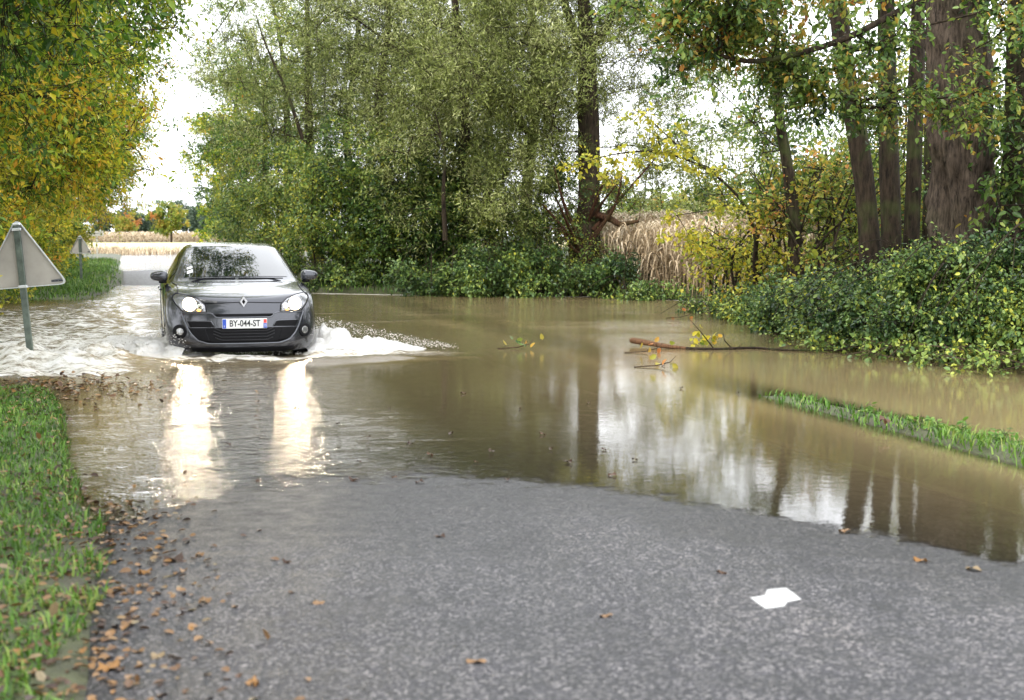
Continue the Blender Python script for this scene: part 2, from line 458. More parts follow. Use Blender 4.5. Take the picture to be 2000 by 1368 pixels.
tag(o, 'muddy brown flood water lying across the lane and meadow', 'water', kind='structure')

# far field strips
def field(name, label, s0, s1, t0, t1, z, mat):
    a, b = np.meshgrid(np.linspace(s0, s1, 24), np.linspace(t0, t1, 40), indexing='ij')
    X, Y = xy(a, b)
    o = mk(name, np.stack([X.ravel(), Y.ravel(), (z + .10 * fbm(a * .1, b * .1, 77, 3)).ravel()], 1), grid_faces(24, 40), mat, None, True)
    return tag(o, label, 'field', kind='structure')
M_STUB = principled('field_stubble', (.42, .36, .17), .85, var=.25, scale=.25)
field('stubble_field', 'pale yellow stubble field beyond the end of the lane', 112, 262, -60, 130, .14, M_STUB)

# ------------------------------------------------------------------ the car
M_PAINT = principled('car_paint', (.030, .032, .041), .25, .55, .5, var=.06, scale=60, coat=1.0)
M_BLACK = principled('black_plastic', (.006, .006, .007), .6, 0, .12, var=.2, scale=30)
M_TRIM = principled('satin_trim', (.13, .135, .15), .3, .7, var=.05)
M_GRILLE = principled('grille_plastic', (.018, .018, .02), .5, 0, .2, var=.2)
M_FOG = principled('fog_lens', (.30, .30, .30), .12, .6, var=.5, scale=40)
M_CHROME = principled('chrome', (.75, .75, .76), .12, 1.0, var=.03)
M_GLASS = principled('dark_car_glass', (.006, .008, .008), .015, 0, .5, ior=1.9, coat=.6)
M_RUBBER = principled('tyre_rubber', (.018, .018, .018), .7, var=.3, scale=30)
M_RIM = principled('alloy_rim', (.35, .35, .36), .35, .9, var=.1)
M_LENS = principled('headlight_housing', (.20, .20, .21), .14, .7, var=.5, scale=22, coat=1)
M_LAMP = principled('lit_headlamp', (.9, .88, .8), .2, emit=(1, .82, .58), es=260)
M_GLOW = principled('lit_reflector', (.8, .7, .5), .2, .5, emit=(1, .80, .5), es=4)
M_AMBER = principled('amber_lens', (.7, .25, .03), .2, emit=(1, .45, .1), es=1.5)
M_PLATE = principled('plate_white', (.72, .72, .70), .4, var=.03)
M_BLUE = principled('plate_blue', (.02, .07, .42), .4, var=.05)
M_RED = principled('plate_red', (.75, .06, .05), .4, var=.05)
M_INK = principled('plate_ink', (.012, .012, .014), .5)

car_nose = gp(478, 700)
cs, ct = st(car_nose[0], car_nose[1])
car = empty('hatchback_car', (car_nose[0], car_nose[1], float(road_h(cs + 1, ct)) + .0), RA)
car.scale = (1, 1, 1.025)
tag(car, 'dark grey hatchback with headlights on driving through the flood', 'car')

ROWS = [  # centre E, D, C, B, outer A ; local: y=0 nose, +y rear
 [(0,.05,.205),(.35,.075,.205),(.62,.17,.21),(.79,.36,.215),(.84,.56,.22)],
 [(0,.01,.27),(.35,.035,.27),(.65,.14,.275),(.835,.34,.28),(.88,.55,.29)],
 [(0,.0,.36),(.36,.03,.36),(.67,.14,.36),(.855,.34,.37),(.895,.54,.38)],
 [(0,.01,.52),(.36,.045,.52),(.67,.15,.52),(.865,.36,.53),(.903,.55,.55)],
 [(0,.03,.66),(.36,.06,.66),(.66,.17,.67),(.86,.40,.70),(.902,.60,.72)],
 [(0,.06,.765),(.36,.095,.768),(.65,.22,.79),(.845,.46,.82),(.898,.68,.83)],
 [(0,.12,.832),(.36,.15,.836),(.64,.27,.862),(.825,.54,.885),(.885,.76,.885)],
 [(0,.32,.892),(.36,.34,.895),(.62,.42,.905),(.805,.66,.920),(.880,.88,.91)],
 [(0,.62,.948),(.36,.64,.950),(.63,.71,.950),(.800,.88,.945),(.880,1.02,.925)],
 [(0,.90,.992),(.38,.93,.992),(.67,1.05,.985),(.810,1.14,.965),(.882,1.18,.94)],
 [(0,1.03,1.018),(.38,1.06,1.016),(.70,1.20,1.005),(.825,1.27,.975),(.885,1.30,.95)],
 [(0,1.42,1.225),(.37,1.45,1.215),(.675,1.57,1.18),(.842,1.60,.99),(.89,1.62,.96)],
 [(0,1.82,1.405),(.35,1.85,1.395),(.625,1.95,1.345),(.842,1.98,1.00),(.893,2.0,.97)],
 [(0,1.98,1.440),(.35,2.0,1.432),(.605,2.08,1.378),(.84,2.1,1.005),(.894,2.1,.972)],
 [(0,2.4,1.471),(.35,2.4,1.462),(.60,2.42,1.405),(.838,2.45,1.02),(.894,2.45,.985)],
 [(0,3.0,1.465),(.34,3.0,1.455),(.585,3.0,1.395),(.82,3.0,1.04),(.888,3.0,1.0)],
 [(0,3.55,1.42),(.33,3.55,1.41),(.555,3.55,1.34),(.77,3.55,1.07),(.87,3.55,1.02)],
 [(0,3.92,1.27),(.32,3.90,1.26),(.54,3.86,1.20),(.73,3.82,1.06),(.84,3.80,1.01)],
 [(0,4.12,1.02),(.32,4.10,1.02),(.55,4.05,1.0),(.72,3.98,.97),(.82,3.92,.94)],
 [(0,4.25,.62),(.35,4.23,.62),(.6,4.18,.62),(.76,4.08,.62),(.84,3.97,.62)],
 [(0,4.20,.24),(.35,4.18,.24),(.6,4.13,.24),(.74,4.05,.24),(.82,3.97,.24)]]

def catmull(P, sub):
    P = np.asarray(P, float); out = []
    for i in range(len(P) - 1):
        p0, p1, p2, p3 = P[max(i - 1, 0)], P[i], P[i + 1], P[min(i + 2, len(P) - 1)]
        for k in range(sub):
            u = k / sub
            out.append(.5 * ((2 * p1) + (-p0 + p2) * u + (2 * p0 - 5 * p1 + 4 * p2 - p3) * u * u + (-p0 + 3 * p1 - 3 * p2 + p3) * u ** 3))
    out.append(P[-1]); return np.array(out)

RSUB, CSUB = 4, 5
Rr = np.array([catmull(r, CSUB) for r in ROWS])                      # rows x 21 x 3
Rg = catmull(Rr, RSUB)                                                # fine rows
full = np.concatenate([Rg[:, :0:-1] * np.array([-1, 1, 1]), Rg], 1)   # mirrored columns
nr, nc = full.shape[:2]
shell_v = full.reshape(-1, 3)
shell_f = grid_faces(nr, nc)[:, ::-1]
BODY_BVH = BVHTree.FromPolygons([tuple(v) for v in shell_v], [tuple(map(int, f)) for f in shell_f])
# side panels hang from the outer column
A = Rg[:, -1]
ka = 4 * 2
yA = A[ka:, 1]; zA = A[ka:, 2]; xA = A[ka:, 0]
mono = np.concatenate([[True], np.diff(np.maximum.accumulate(yA)) > 1e-4])
yA, zA, xA = yA[mono], zA[mono], xA[mono]
ys = np.linspace(.55, 3.97, 90)
top_z = np.interp(ys, yA, zA); top_x = np.interp(ys, yA, xA)
SV = []
prof = [(0, 1.0), (.12, 1.012), (.3, 1.015), (.5, 1.008), (.62, 1.004), (.74, 1.0), (.86, .985), (1, .95)]
zz = np.linspace(0, 1, 26)
for yv, tz, tx in zip(ys, top_z, top_x):
    for u in zz:
        w = np.interp(u, [q[0] for q in prof], [q[1] for q in prof])
        SV.append((tx * w, yv, tz + (.215 - tz) * u))
SV = np.array(SV)
SFc = grid_faces(90, 26)
WHEELS = [(.78, .875), (.78, 3.515)]
WR, WZ = .345, .312
keep = []
for wy in (.875, 3.515):
    d = np.hypot(SV[:, 1] - wy, SV[:, 2] - WZ); near = (d < WR + .035) & (d > 1e-3) & (d > WR - .035)
    SV[near, 1] = wy + (SV[near, 1] - wy) * WR / d[near]; SV[near, 2] = WZ + (SV[near, 2] - WZ) * WR / d[near]
cen = SV[SFc].mean(1)
ok = np.ones(len(SFc), bool)
for wy in (.875, 3.515): ok &= np.hypot(cen[:, 1] - wy, cen[:, 2] - WZ) > WR - .004
SFc = SFc[ok]
nb = len(shell_v)
V = np.concatenate([shell_v, SV, SV * np.array([-1, 1, 1])])
Fb = np.concatenate([shell_f, SFc + nb, SFc[:, ::-1] + nb + len(SV)])
body = mk('body', V, Fb, M_PAINT, car, True)

def proj(x, z, off=.004):
    h = BODY_BVH.ray_cast(Vector((x, -1.0, z)), Vector((0, 1, 0)))
    if h[0] is None:
        q = BODY_BVH.find_nearest(Vector((x, .4, z))); return q[0] + Vector((0, -off, 0))
    return h[0] + Vector((0, -off, 0))

def resample(P, n):
    P = np.asarray(P, float); Q = np.concatenate([P, P[:1]]); d = np.r_[0, np.cumsum(np.hypot(*np.diff(Q, axis=0).T))]
    u = np.linspace(0, d[-1], n, endpoint=False)
    return np.stack([np.interp(u, d, Q[:, 0]), np.interp(u, d, Q[:, 1])], 1)

def panel(name, outline, mat, off=.006, parent=None, n=44, rings=5, depth=0.0, thick=.02, mirror=False, smooth_=True):
    """a panel laid on the car's front: outline in (x, z); depth > 0 sinks its middle in"""
    P = resample(outline, n)
    if mirror: P = P * np.array([-1, 1]); P = P[::-1]
    c = P.mean(0); V = []; F = []
    for r in range(rings):
        k = 1 - r / rings
        for q in P:
            w = c + (q - c) * k
            v = proj(w[0], w[1], off); v.y += depth * min(1, r / 1.0) if r else 0
            V.append(v)
    V.append(proj(c[0], c[1], off) + Vector((0, depth, 0)))
    for r in range(rings - 1):
        for j in range(n): F.append((r * n + j, r * n + (j + 1) % n, (r + 1) * n + (j + 1) % n, (r + 1) * n + j))
    for j in range(n): F.append(((rings - 1) * n + j, (rings - 1) * n + (j + 1) % n, rings * n))
    b = len(V)
    for j in range(n): V.append(V[j] + Vector((0, thick, 0)))
    for j in range(n): F.append((j, b + j, b + (j + 1) % n, (j + 1) % n))
    return mk(name, [tuple(v) for v in V], F, mat, parent or car, smooth_)

def strip(name, path, mat, w=.008, off=.009, parent=None):
    """a raised bead following a path on the front"""
    P = np.asarray(path, float); d = np.r_[0, np.cumsum(np.hypot(*np.diff(P, axis=0).T))]
    u = np.linspace(0, d[-1], max(8, int(d[-1] / .03)))
    Q = np.stack([np.interp(u, d, P[:, 0]), np.interp(u, d, P[:, 1])], 1)
    return MB().tube([proj(a, b, off * .3) for a, b in Q], w, 6).build(name, mat, parent or car, True)

def sub_rows(r0, r1, c0, c1, off, name, mat, mirror=False, parent=None):
    """a piece of the shell itself, lifted off it: glass, hood"""
    G = Rg[r0:r1 + 1]
    G = np.concatenate([G[:, :0:-1] * np.array([-1, 1, 1]), G], 1)
    mid = Rg.shape[1] - 1
    G = G[:, mid + c0: mid + c1 + 1].copy()
    du = np.gradient(G, axis=0); dv = np.gradient(G, axis=1)
    nn = np.cross(dv, du); nn /= np.linalg.norm(nn, axis=2, keepdims=True) + 1e-9
    out = np.sign((nn * (G - np.array([0, 2.2, .5]))).sum(2, keepdims=True)); nn *= out
    G = G + nn * off
    if mirror: G = G * np.array([-1, 1, 1])
    return mk(name, G.reshape(-1, 3), grid_faces(G.shape[0], G.shape[1]), mat, parent or car, True)

C_ = 2 * CSUB                                                          # column index of C; B is 3*CSUB
ws = sub_rows(10 * RSUB + 1, 12 * RSUB + 1, -C_ + 1, C_ - 1, .004, 'windscreen', M_GLASS)
for mir in (False, True):
    sub_rows(11 * RSUB - 1, 14 * RSUB, C_ + 1, 3 * CSUB - 1, .004, 'front_side_window', M_GLASS, mir)
    sub_rows(14 * RSUB + 1, 16 * RSUB, C_ + 1, 3 * CSUB - 1, .004, 'rear_side_window', M_GLASS, mir)
sub_rows(16 * RSUB + 2, 17 * RSUB + 2, -C_ + 1, C_ - 1, .004, 'rear_window', M_GLASS)
# bonnet edges, drawn as shut lines
for sgn in (1, -1):
    pts = [Vector((sgn * p[0], p[1], p[2] + .002)) for p in Rg[6 * RSUB:10 * RSUB + 1, 2 * CSUB + 3]]
    MB().tube(pts, .005, 5).build('bonnet_seam', M_BLACK, car, True)
strip('bonnet_front_seam', [(-.50, .735), (-.46, .772), (0, .786), (.46, .772), (.50, .735)], M_BLACK, .005, .004)
HL = [(.435, .672), (.445, .755), (.53, .826), (.65, .866), (.785, .884), (.822, .83), (.775, .75), (.70, .674)]
for mir in (True, False):
    q = -1 if mir else 1
    hd = panel('headlight', HL, M_LENS, .008, mirror=mir)
    hd['label'] = 'lit headlight on the car front'
    cx, cz = q * .625, .762
    def disc(name, x, z, r, mat, off, sq=1.0):
        th = np.linspace(0, 2 * math.pi, 28, endpoint=False)
        return panel(name, [(x + r * math.cos(a) * sq, z + r * math.sin(a)) for a in th], mat, off, hd, 28, 3, 0, .01)
    disc('reflector', cx, cz, .079, M_GLOW, .012)
    b = disc('bulb', cx, cz, .052, M_LAMP, .018)
    disc('side_reflector', q * .505, .735, .036, M_CHROME, .013)
    disc('turn_signal', q * .52, .695, .013, M_AMBER, .016, 1.8)
    strip('lens_edge', [(q * a, b_) for a, b_ in HL] + [(q * HL[0][0], HL[0][1])], M_BLACK, .006, .01, hd)
    fg = panel('fog_light', [(q * .745 + .078 * math.cos(a), .445 + .082 * math.sin(a)) for a in np.linspace(0, 6.283, 28, endpoint=False)], M_BLACK, .008)
    panel('lens', [(q * .742 + .040 * math.cos(a), .447 + .042 * math.sin(a)) for a in np.linspace(0, 6.283, 24, endpoint=False)], M_FOG, .012, fg)
    ins = panel('bumper_insert', [(q * .655, .568), (q * .385, .566), (q * .345, .505), (q * .62, .497)], M_BLACK, .007)
    strip('trim_bead', [(q * .655, .572), (q * .385, .570), (q * .345, .507)], M_TRIM, .006, .012, ins)
    panel('side_grille', [(q * .645, .488), (q * .45, .488), (q * .40, .335), (q * .52, .35), (q * .60, .42)], M_BLACK, .006)
panel('upper_slot', [(-.36, .652), (.36, .652), (.315, .617), (-.315, .617)], M_BLACK, .006)
strip('slot_trim', [(-.70, .664), (-.375, .662), (-.325, .612), (.325, .612), (.375, .662), (.70, .664)], M_TRIM, .007, .01)
lg = panel('lower_grille', [(-.635, .492), (.635, .492), (.60, .42), (.53, .35), (.42, .318), (-.42, .318), (-.53, .35), (-.60, .42)], M_BLACK, .006)
for zz_ in (.455, .42, .385, .35):
    w_ = .36 if zz_ > .36 else .34
    MB().tube([proj(a, zz_ + .05 * max(0, (abs(a) - .27) / .12), .008) for a in np.linspace(-w_, w_, 25)], .007, 6).build('grille_bar', M_GRILLE, lg, True)
strip('lower_trim', [(-.725, .665), (-.66, .50), (-.61, .415), (-.54, .345), (-.42, .309), (.42, .309), (.54, .345), (.61, .415), (.66, .50), (.725, .665)], M_TRIM, .0085, .012)
panel('splitter', [(-.62, .262), (.62, .262), (.60, .212), (-.60, .212)], M_BLACK, .006)
# plate
py = proj(0, .545).y - .028
plate = MB().box((0.005, py + .006, .541), (.525, .012, .115), .004).build('number_plate', M_PLATE, car)
MB().box((-.233, py - .0015, .541), (.042, .004, .107)).build('country_band', M_BLUE, plate)
MB().box((.245, py - .0015, .516), (.040, .004, .054)).build('region_band', M_BLUE, plate)
MB().box((.245, py - .0025, .568), (.034, .004, .042)).build('region_mark', M_RED, plate)
def text(name, body_, size, loc, mat, parent, sx=1.0, rot=(math.pi / 2, 0, 0), ext=.001, off=0.0):
    c = bpy.data.curves.new(name, 'FONT'); c.body = body_; c.size = size; c.align_x = 'CENTER'; c.align_y = 'CENTER'; c.extrude = ext; c.offset = off
    t = bpy.data.objects.new(name, c); COL.objects.link(t)
    dg = bpy.context.evaluated_depsgraph_get()
    me = bpy.data.meshes.new_from_object(t.evaluated_get(dg)); bpy.data.objects.remove(t)
    me.materials.clear(); me.materials.append(mat)
    o = link(name, me, parent, loc); o.rotation_euler = rot; o.scale = (sx, 1, 1)
    return o
text('plate_lettering', 'BY-044-ST', .104, (.006, py - .002, .5405), M_INK, plate, .80, off=.0018)
text('country_letter', 'F', .034, (-.233, py - .0045, .508), M_PLATE, plate, .9)
text('region_number', '32', .042, (.245, py - .0045, .516), M_PLATE, plate, .72)
# emblem: an upright lozenge ring on the bonnet lip
ey = proj(0, .79).y
lo = [(0, .068), (.048, 0), (0, -.068), (-.048, 0)]; li = [(0, .030), (.020, 0), (0, -.030), (-.020, 0)]
EV = [(x, ey - .028, .792 + z) for x, z in lo] + [(x * .93, ey - .036, .792 + z * .93) for x, z in lo] + [(x, ey - .036, .792 + z) for x, z in li] + [(x, ey - .020, .792 + z) for x, z in li] + [(x, ey + .05, .792 + z) for x, z in lo]
EF = []
for j in range(4):
    k = (j + 1) % 4
    EF += [(j, k, 4 + k, 4 + j), (4 + j, 4 + k, 8 + k, 8 + j), (8 + j, 8 + k, 12 + k, 12 + j), (16 + j, 16 + k, k, j)]
em = mk('emblem', EV, EF, M_CHROME, car)
mk('emblem_core', [(x * 1.05, ey - .020, .792 + z * 1.05) for x, z in li], [(0, 1, 2, 3)], M_BLACK, em)
# mirrors
import bmesh
def blob(name, c, d, mat, parent, pw=.7, k=14, taper=0.0, q=1):
    V = []; F = []
    for i in range(k + 1):
        ph = -math.pi / 2 + math.pi * i / k
        for j in range(2 * k):
            th = 2 * math.pi * j / (2 * k)
            f = lambda a: math.copysign(abs(a) ** pw, a)
            x, y, z = f(math.cos(ph)) * f(math.cos(th)), f(math.cos(ph)) * f(math.sin(th)), f(math.sin(ph))
            tp = 1 - taper * (x * q + 1) / 2
            V.append((c[0] + x * d[0], c[1] + y * d[1] * tp, c[2] + z * d[2] * tp))
    for i in range(k):
        for j in range(2 * k): F.append((i * 2 * k + j, i * 2 * k + (j + 1) % (2 * k), (i + 1) * 2 * k + (j + 1) % (2 * k), (i + 1) * 2 * k + j))
    return mk(name, V, F, mat, parent, True)
for q in (-1, 1):
    mr = blob('wing_mirror', (q * .945, 1.36, 1.06), (.108, .085, .078), M_PAINT, car, .68, taper=.35, q=q)
    MB().box((q * .945, 1.445, 1.055), (.15, .008, .11), .003).build('mirror_glass', M_CHROME, mr)
    MB().box((q * .90, 1.36, .99), (.10, .05, .035), .01).build('mirror_arm', M_BLACK, mr)
    MB().tube([(q * (.02 + .0), 1.06, 1.035), (q * .30, 1.075, 1.035), (q * .58, 1.13, 1.03)], .008, 6).build('wiper', M_BLACK, car)
    for hy, nm in ((2.35, 'front_door_handle'), (3.18, 'rear_door_handle')):
        MB().box((q * .915, hy, .865), (.03, .17, .03), .01).build(nm, M_PAINT, car)
    for sy in (1.42, 2.55, 3.42):
        MB().tube([(q * (np.interp(sy, yA, xA) * w + .001), sy, z) for z, w in ((.93, 1.008), (.75, 1.015), (.5, 1.005), (.32, .99))], .004, 5).build('door_seam', M_BLACK, car)
    for wy in (.875, 3.515):
        wx = q * .775
        Vt = []; Ft = []
        prf = [(-.10, .20), (-.102, .26), (-.095, .298), (-.06, .312), (.06, .312), (.095, .298), (.102, .26), (.10, .20)]
        K = 36
        for j in range(K):
            a = 2 * math.pi * j / K
            for w_, r_ in prf: Vt.append((wx + w_, wy + r_ * math.cos(a), .312 + r_ * math.sin(a)))
        for j in range(K):
            for i in range(len(prf) - 1):
                Ft.append((j * 8 + i, j * 8 + i + 1, ((j + 1) % K) * 8 + i + 1, ((j + 1) % K) * 8 + i))
        wh = mk('wheel', Vt, Ft, M_RUBBER, car, True)
        rm_ = MB()
        rm_.tube([(wx + q * .03, wy, .312), (wx + q * .09, wy, .312)], .05, 14)
        for k5 in range(5):
            a = 2 * math.pi * k5 / 5 + .3
            rm_.tube([(wx + q * .085, wy + .04 * math.cos(a), .312 + .04 * math.sin(a)), (wx + q * .075, wy + .20 * math.cos(a), .312 + .20 * math.sin(a))], [.030, .022], 6)
        rm_.tube([(wx - .09, wy, .312), (wx + .09, wy, .312)], .205, 30, False)
        rm_.tube([(wx - q * .02, wy, .312), (wx - q * .01, wy, .312)], .20, 30)
        rm_.build('rim', M_RIM, wh)
MB().box((0, 2.2, .33), (1.30, 3.5, .22), .03).box((0, .45, .30), (1.1, .5, .16), .03).build('underbody', M_BLACK, car)
# windscreen paper slips
def on_shell(u, y, off=.008):
    h = BODY_BVH.ray_cast(Vector((u, y, 2.0)), Vector((0, 0, -1))); return h[0] + Vector((0, 0, off))
for y0, y1, x0 in ((1.29, 1.36, -.60), (1.39, 1.44, -.60)):
    mk('windscreen_slip', [on_shell(x0, y0), on_shell(x0 + .07, y0), on_shell(x0 + .07, y1), on_shell(x0, y1)], [(0, 1, 2, 3)], M_PLATE, ws)

# ------------------------------------------------------------------ plants
def unit(a): return a / (np.linalg.norm(a, axis=-1, keepdims=True) + 1e-9)

def leaves_mesh(P, Adir, N, L, Wd, v, shape=4):
    """one folded leaf per row: P base, Adir along, N roughly its normal"""
    Adir = unit(Adir); B = unit(np.cross(N, Adir)); N = np.cross(Adir, B)
    L = L[:, None]; Wd = Wd[:, None]
    if shape == 4:
        pts = [P, P + Adir * L * .45 + B * Wd * .5 + N * Wd * .16, P + Adir * L - N * L * .12, P + Adir * L * .45 - B * Wd * .5 + N * Wd * .16]
        tri = np.array([[0, 1, 2], [0, 2, 3]])
    else:
        pts = [P, P + Adir * L * .28 + B * Wd * .46 + N * Wd * .12, P + Adir * L * .68 + B * Wd * .40 + N * Wd * .08, P + Adir * L - N * L * .12,
               P + Adir * L * .68 - B * Wd * .40 + N * Wd * .08, P + Adir * L * .28 - B * Wd * .46 + N * Wd * .12]
        tri = np.array([[0, 1, 2], [0, 2, 3], [0, 3, 4], [0, 4, 5]])
    k = len(pts); n = len(P)
    V = np.stack(pts, 1).reshape(-1, 3)
    F = (np.arange(n)[:, None, None] * k + tri[None]).reshape(-1, 3)
    return V, F, np.repeat(v, k)

def frusta(p0, p1, r0, r1, k):
    d = unit(p1 - p0)
    up = np.where(np.abs(d[:, 2:3]) < .9, np.array([[0, 0, 1.]]), np.array([[1., 0, 0]]))
    a = unit(np.cross(d, up)); b = np.cross(d, a)
    th = np.arange(k) * 2 * np.pi / k
    cs_, sn = np.cos(th)[None, :, None], np.sin(th)[None, :, None]
    ring = a[:, None] * cs_ + b[:, None] * sn
    V = np.concatenate([p0[:, None] + ring * r0[:, None, None], p1[:, None] + ring * r1[:, None, None]], 1).reshape(-1, 3)
    j = np.arange(k)
    q = np.stack([j, (j + 1) % k, k + (j + 1) % k, k + j], 1)
    F = (np.arange(len(p0))[:, None, None] * 2 * k + q[None]).reshape(-1, 4)
    return V, F

def trunk_tube(P, R, k=14, rough=.06, seed=1, ridge=0.0):
    sb = 14 if ridge else 6
    P = catmull(np.asarray(P, float), sb); R = catmull(np.asarray(R, float)[:, None], sb)[:, 0]
    n = len(P); V = np.zeros((n, k, 3))
    d = unit(np.gradient(P, axis=0))
    a = unit(np.cross(d, np.array([0.13, 1, .05]))); b = np.cross(d, a)
    th = np.arange(k) * 2 * np.pi / k
    hh = np.linspace(0, n * .6, n)
    for i in range(n):
        nz = 1 + rough * 4 * (fbm(np.cos(th) * 1.7 + 9, np.sin(th) * 1.7 + hh[i] * .35, seed, 3))
        if ridge: nz = nz - ridge * np.abs(fbm(np.cos(th) * 5.5 + hh[i] * .10, np.sin(th) * 5.5 + hh[i] * .22, seed + 7, 3)) * 4
        V[i] = P[i] + (a[i] * np.cos(th)[:, None] + b[i] * np.sin(th)[:, None]) * (R[i] * nz)[:, None]
    i = np.arange(n - 1)[:, None] * k; j = np.arange(k)[None]
    F = np.stack([i + j, i + (j + 1) % k, i + k + (j + 1) % k, i + k + j], -1).reshape(-1, 4)
    return V.reshape(-1, 3), F

TREE_SEED = [100]
def plant(name, label, cat, stems, crowns, leaf, lmat, bmat, group=None, twig=.006, limb=.35, stem_name='trunk', k=14, rough=.06, extra=None):
    """stems: list of (points, radii). crowns: (centre, radii(3), n clumps). leaf: n, len, wid, spread, droop, up, shape, vbias"""
    TREE_SEED[0] += 1
    rng = np.random.default_rng(TREE_SEED[0])
    base = np.array(stems[0][0][0], float)
    root = empty(name, base)
    tag(root, label, cat, group)
    for i, (P, R) in enumerate(stems):
        V, F = trunk_tube(P, R, k, rough, TREE_SEED[0] + i, extra or 0.0)
        mk(stem_name, V - base, F, bmat, root, True)
    npos, npar, nrad = [], [], []
    for P, R in stems:
        Q = catmull(np.asarray(P, float), 5)
        for q in Q[len(Q) // 8:]: npos.append(q); npar.append(-1)
    n_stem = len(npos)
    C, G, bv = [], [], []
    for c, r, nn in crowns:
        nb_ = nn if nn < 60 else nn // 7
        d = unit(rng.normal(size=(nb_, 3)))
        rad = rng.random(nb_) ** .42
        bump_ = 1 + .45 * fbm(d[:, 0] * 2.2 + 5 + TREE_SEED[0], d[:, 1] * 2.2 + d[:, 2] * 2.7, TREE_SEED[0], 3)
        q_ = np.asarray(c) + d * np.asarray(r) * (rad * bump_)[:, None]
        if nb_ < nn:
            pick = rng.integers(0, nb_, nn); mr_ = float(np.mean(r))
            q_ = q_[pick] + rng.normal(size=(nn, 3)) * np.array([.17, .17, .085]) * mr_ + d[pick] * (rng.normal(size=(nn, 1)) * .10 * mr_)
            bv.append((rng.normal(size=nb_) * leaf.get('vc', .18))[pick])
        else: bv.append(np.zeros(nn))
        C.append(q_); G.append(np.repeat(np.asarray(c)[None], nn, 0))
    C = np.concatenate(C); G = np.concatenate(G)
    gz = land_xy(C[:, 0], C[:, 1])
    ok = C[:, 2] > gz + .08
    C, G, bv = C[ok], G[ok], np.concatenate(bv)[ok]
    n = len(C)
    sel = np.zeros(n, bool); sel[rng.permutation(n)[:max(3, min(int(n * limb), 160))]] = True
    lim = C[sel]
    S0 = np.array(npos)
    dist0 = np.min(np.linalg.norm(lim[:, None] - S0[None], axis=2), 1)
    cap = n_stem + 14 * len(lim) + 8
    NP = np.zeros((cap, 3)); NP[:n_stem] = S0; PA = np.full(cap, -1); m_ = n_stem
    for t in lim[np.argsort(dist0)]:
        dv = t - NP[:m_]; dd = np.linalg.norm(dv, axis=1)
        j = int(np.argmin(dd + .9 * np.maximum(0, -dv[:, 2] + .15 * dd)))
        D = dd[j]; steps = int(np.clip(D / .35, 1, 10))
        gd = NP[j] - NP[PA[j]] if PA[j] >= 0 else np.array([0, 0, 1.])
        ctrl = NP[j] + unit(gd + 1e-6) * D * .35 + rng.normal(size=3) * D * .10
        prev = j
        for q in range(1, steps + 1):
            u = q / steps
            pt = (1 - u) ** 2 * NP[j] + 2 * u * (1 - u) * ctrl + u * u * t
            if q < steps: pt = pt + rng.normal(size=3) * .03 * D ** .5
            NP[m_] = pt; PA[m_] = prev; prev = m_; m_ += 1
    NP, PA = NP[:m_], PA[:m_]
    w = np.zeros(m_); childs = np.zeros(m_, bool)
    for i in range(n_stem, m_): childs[PA[i]] = True
    e = 2.4
    for i in range(m_ - 1, n_stem - 1, -1):
        if not childs[i]: w[i] += twig ** e * 1.5
        w[PA[i]] += w[i]
    rad = w ** (1 / e)
    ch = np.arange(n_stem, m_); pa = PA[ch]
    rp = np.where(pa < n_stem, rad[ch] * 1.15, rad[pa])
    V1, F1 = frusta(NP[pa], NP[ch], rp, rad[ch], 5)
    rest = np.nonzero(~sel)[0]
    j = np.array([int(np.argmin(np.linalg.norm(NP - C[i], axis=1))) for i in rest]) if len(rest) else np.zeros(0, int)
    parts = [(V1, F1)]
    if len(rest):
        parts.append(frusta(NP[j], C[rest], np.full(len(rest), twig * .9), np.full(len(rest), twig * .5), 3))
    # twigs with leaves
    m = leaf.get('twigs', 4); sp = leaf['spread']
    out = unit(C - G)
    td = unit(rng.normal(size=(n, m, 3)) + .55 * out[:, None] + np.array([0, 0, leaf.get('up', .2)]))
    tl = sp * (.55 + .7 * rng.random((n, m)))
    if leaf.get('tw', True):
        p0 = np.repeat(C, m, 0); p1 = p0 + (td * tl[..., None]).reshape(-1, 3)
        parts.append(frusta(p0, p1, np.full(len(p0), twig * .6), np.full(len(p0), twig * .25), 3))
    off = 0; VV, FF = [], []
    for a_, b_ in parts: VV.append(a_); FF.append(b_ + off); off += len(a_)
    mk('branch_work', np.concatenate(VV) - base, np.concatenate(FF), bmat, root, True)['kind'] = 'stuff'
    kk = leaf['n']
    u = rng.random((n, m, kk)) ** .8
    P = C[:, None, None] + td[:, :, None] * (tl[..., None] * u)[..., None] + rng.normal(size=(n, m, kk, 3)) * sp * .10
    Ad = td[:, :, None] * .7 + rng.normal(size=(n, m, kk, 3)) * .75 + np.array([0, 0, -leaf.get('droop', .3)])
    N = rng.normal(size=(n, m, kk, 3)) * .6 + np.array([0, -.25, .8])
    keepc = rng.random(n) < leaf.get('cover', 1.0)
    v = leaf.get('v0', .5) + (bv + rng.normal(size=n) * leaf.get('vc', .18) * .6)[:, None, None] + rng.normal(size=(n, m, kk)) * leaf.get('vl', .14)
    if 'vz' in leaf: v = v + (leaf['vz'][1] * (C[:, 2] - leaf['vz'][0]))[:, None, None]
    mask = np.repeat(keepc, m * kk)
    P, Ad, N, v = P.reshape(-1, 3)[mask], Ad.reshape(-1, 3)[mask], N.reshape(-1, 3)[mask], v.reshape(-1)[mask]
    sc = .45 + .95 * rng.random(len(P)) ** 1.4
    V, F, va = leaves_mesh(P - base, Ad, N, leaf['len'] * sc, leaf['wid'] * sc, np.clip(.5 + (v - .5) * 1.0, 0, 1), leaf.get('shape', 4))
    mk('crown', V, F, lmat, root, False, {'v': va})['kind'] = 'stuff'
    return root

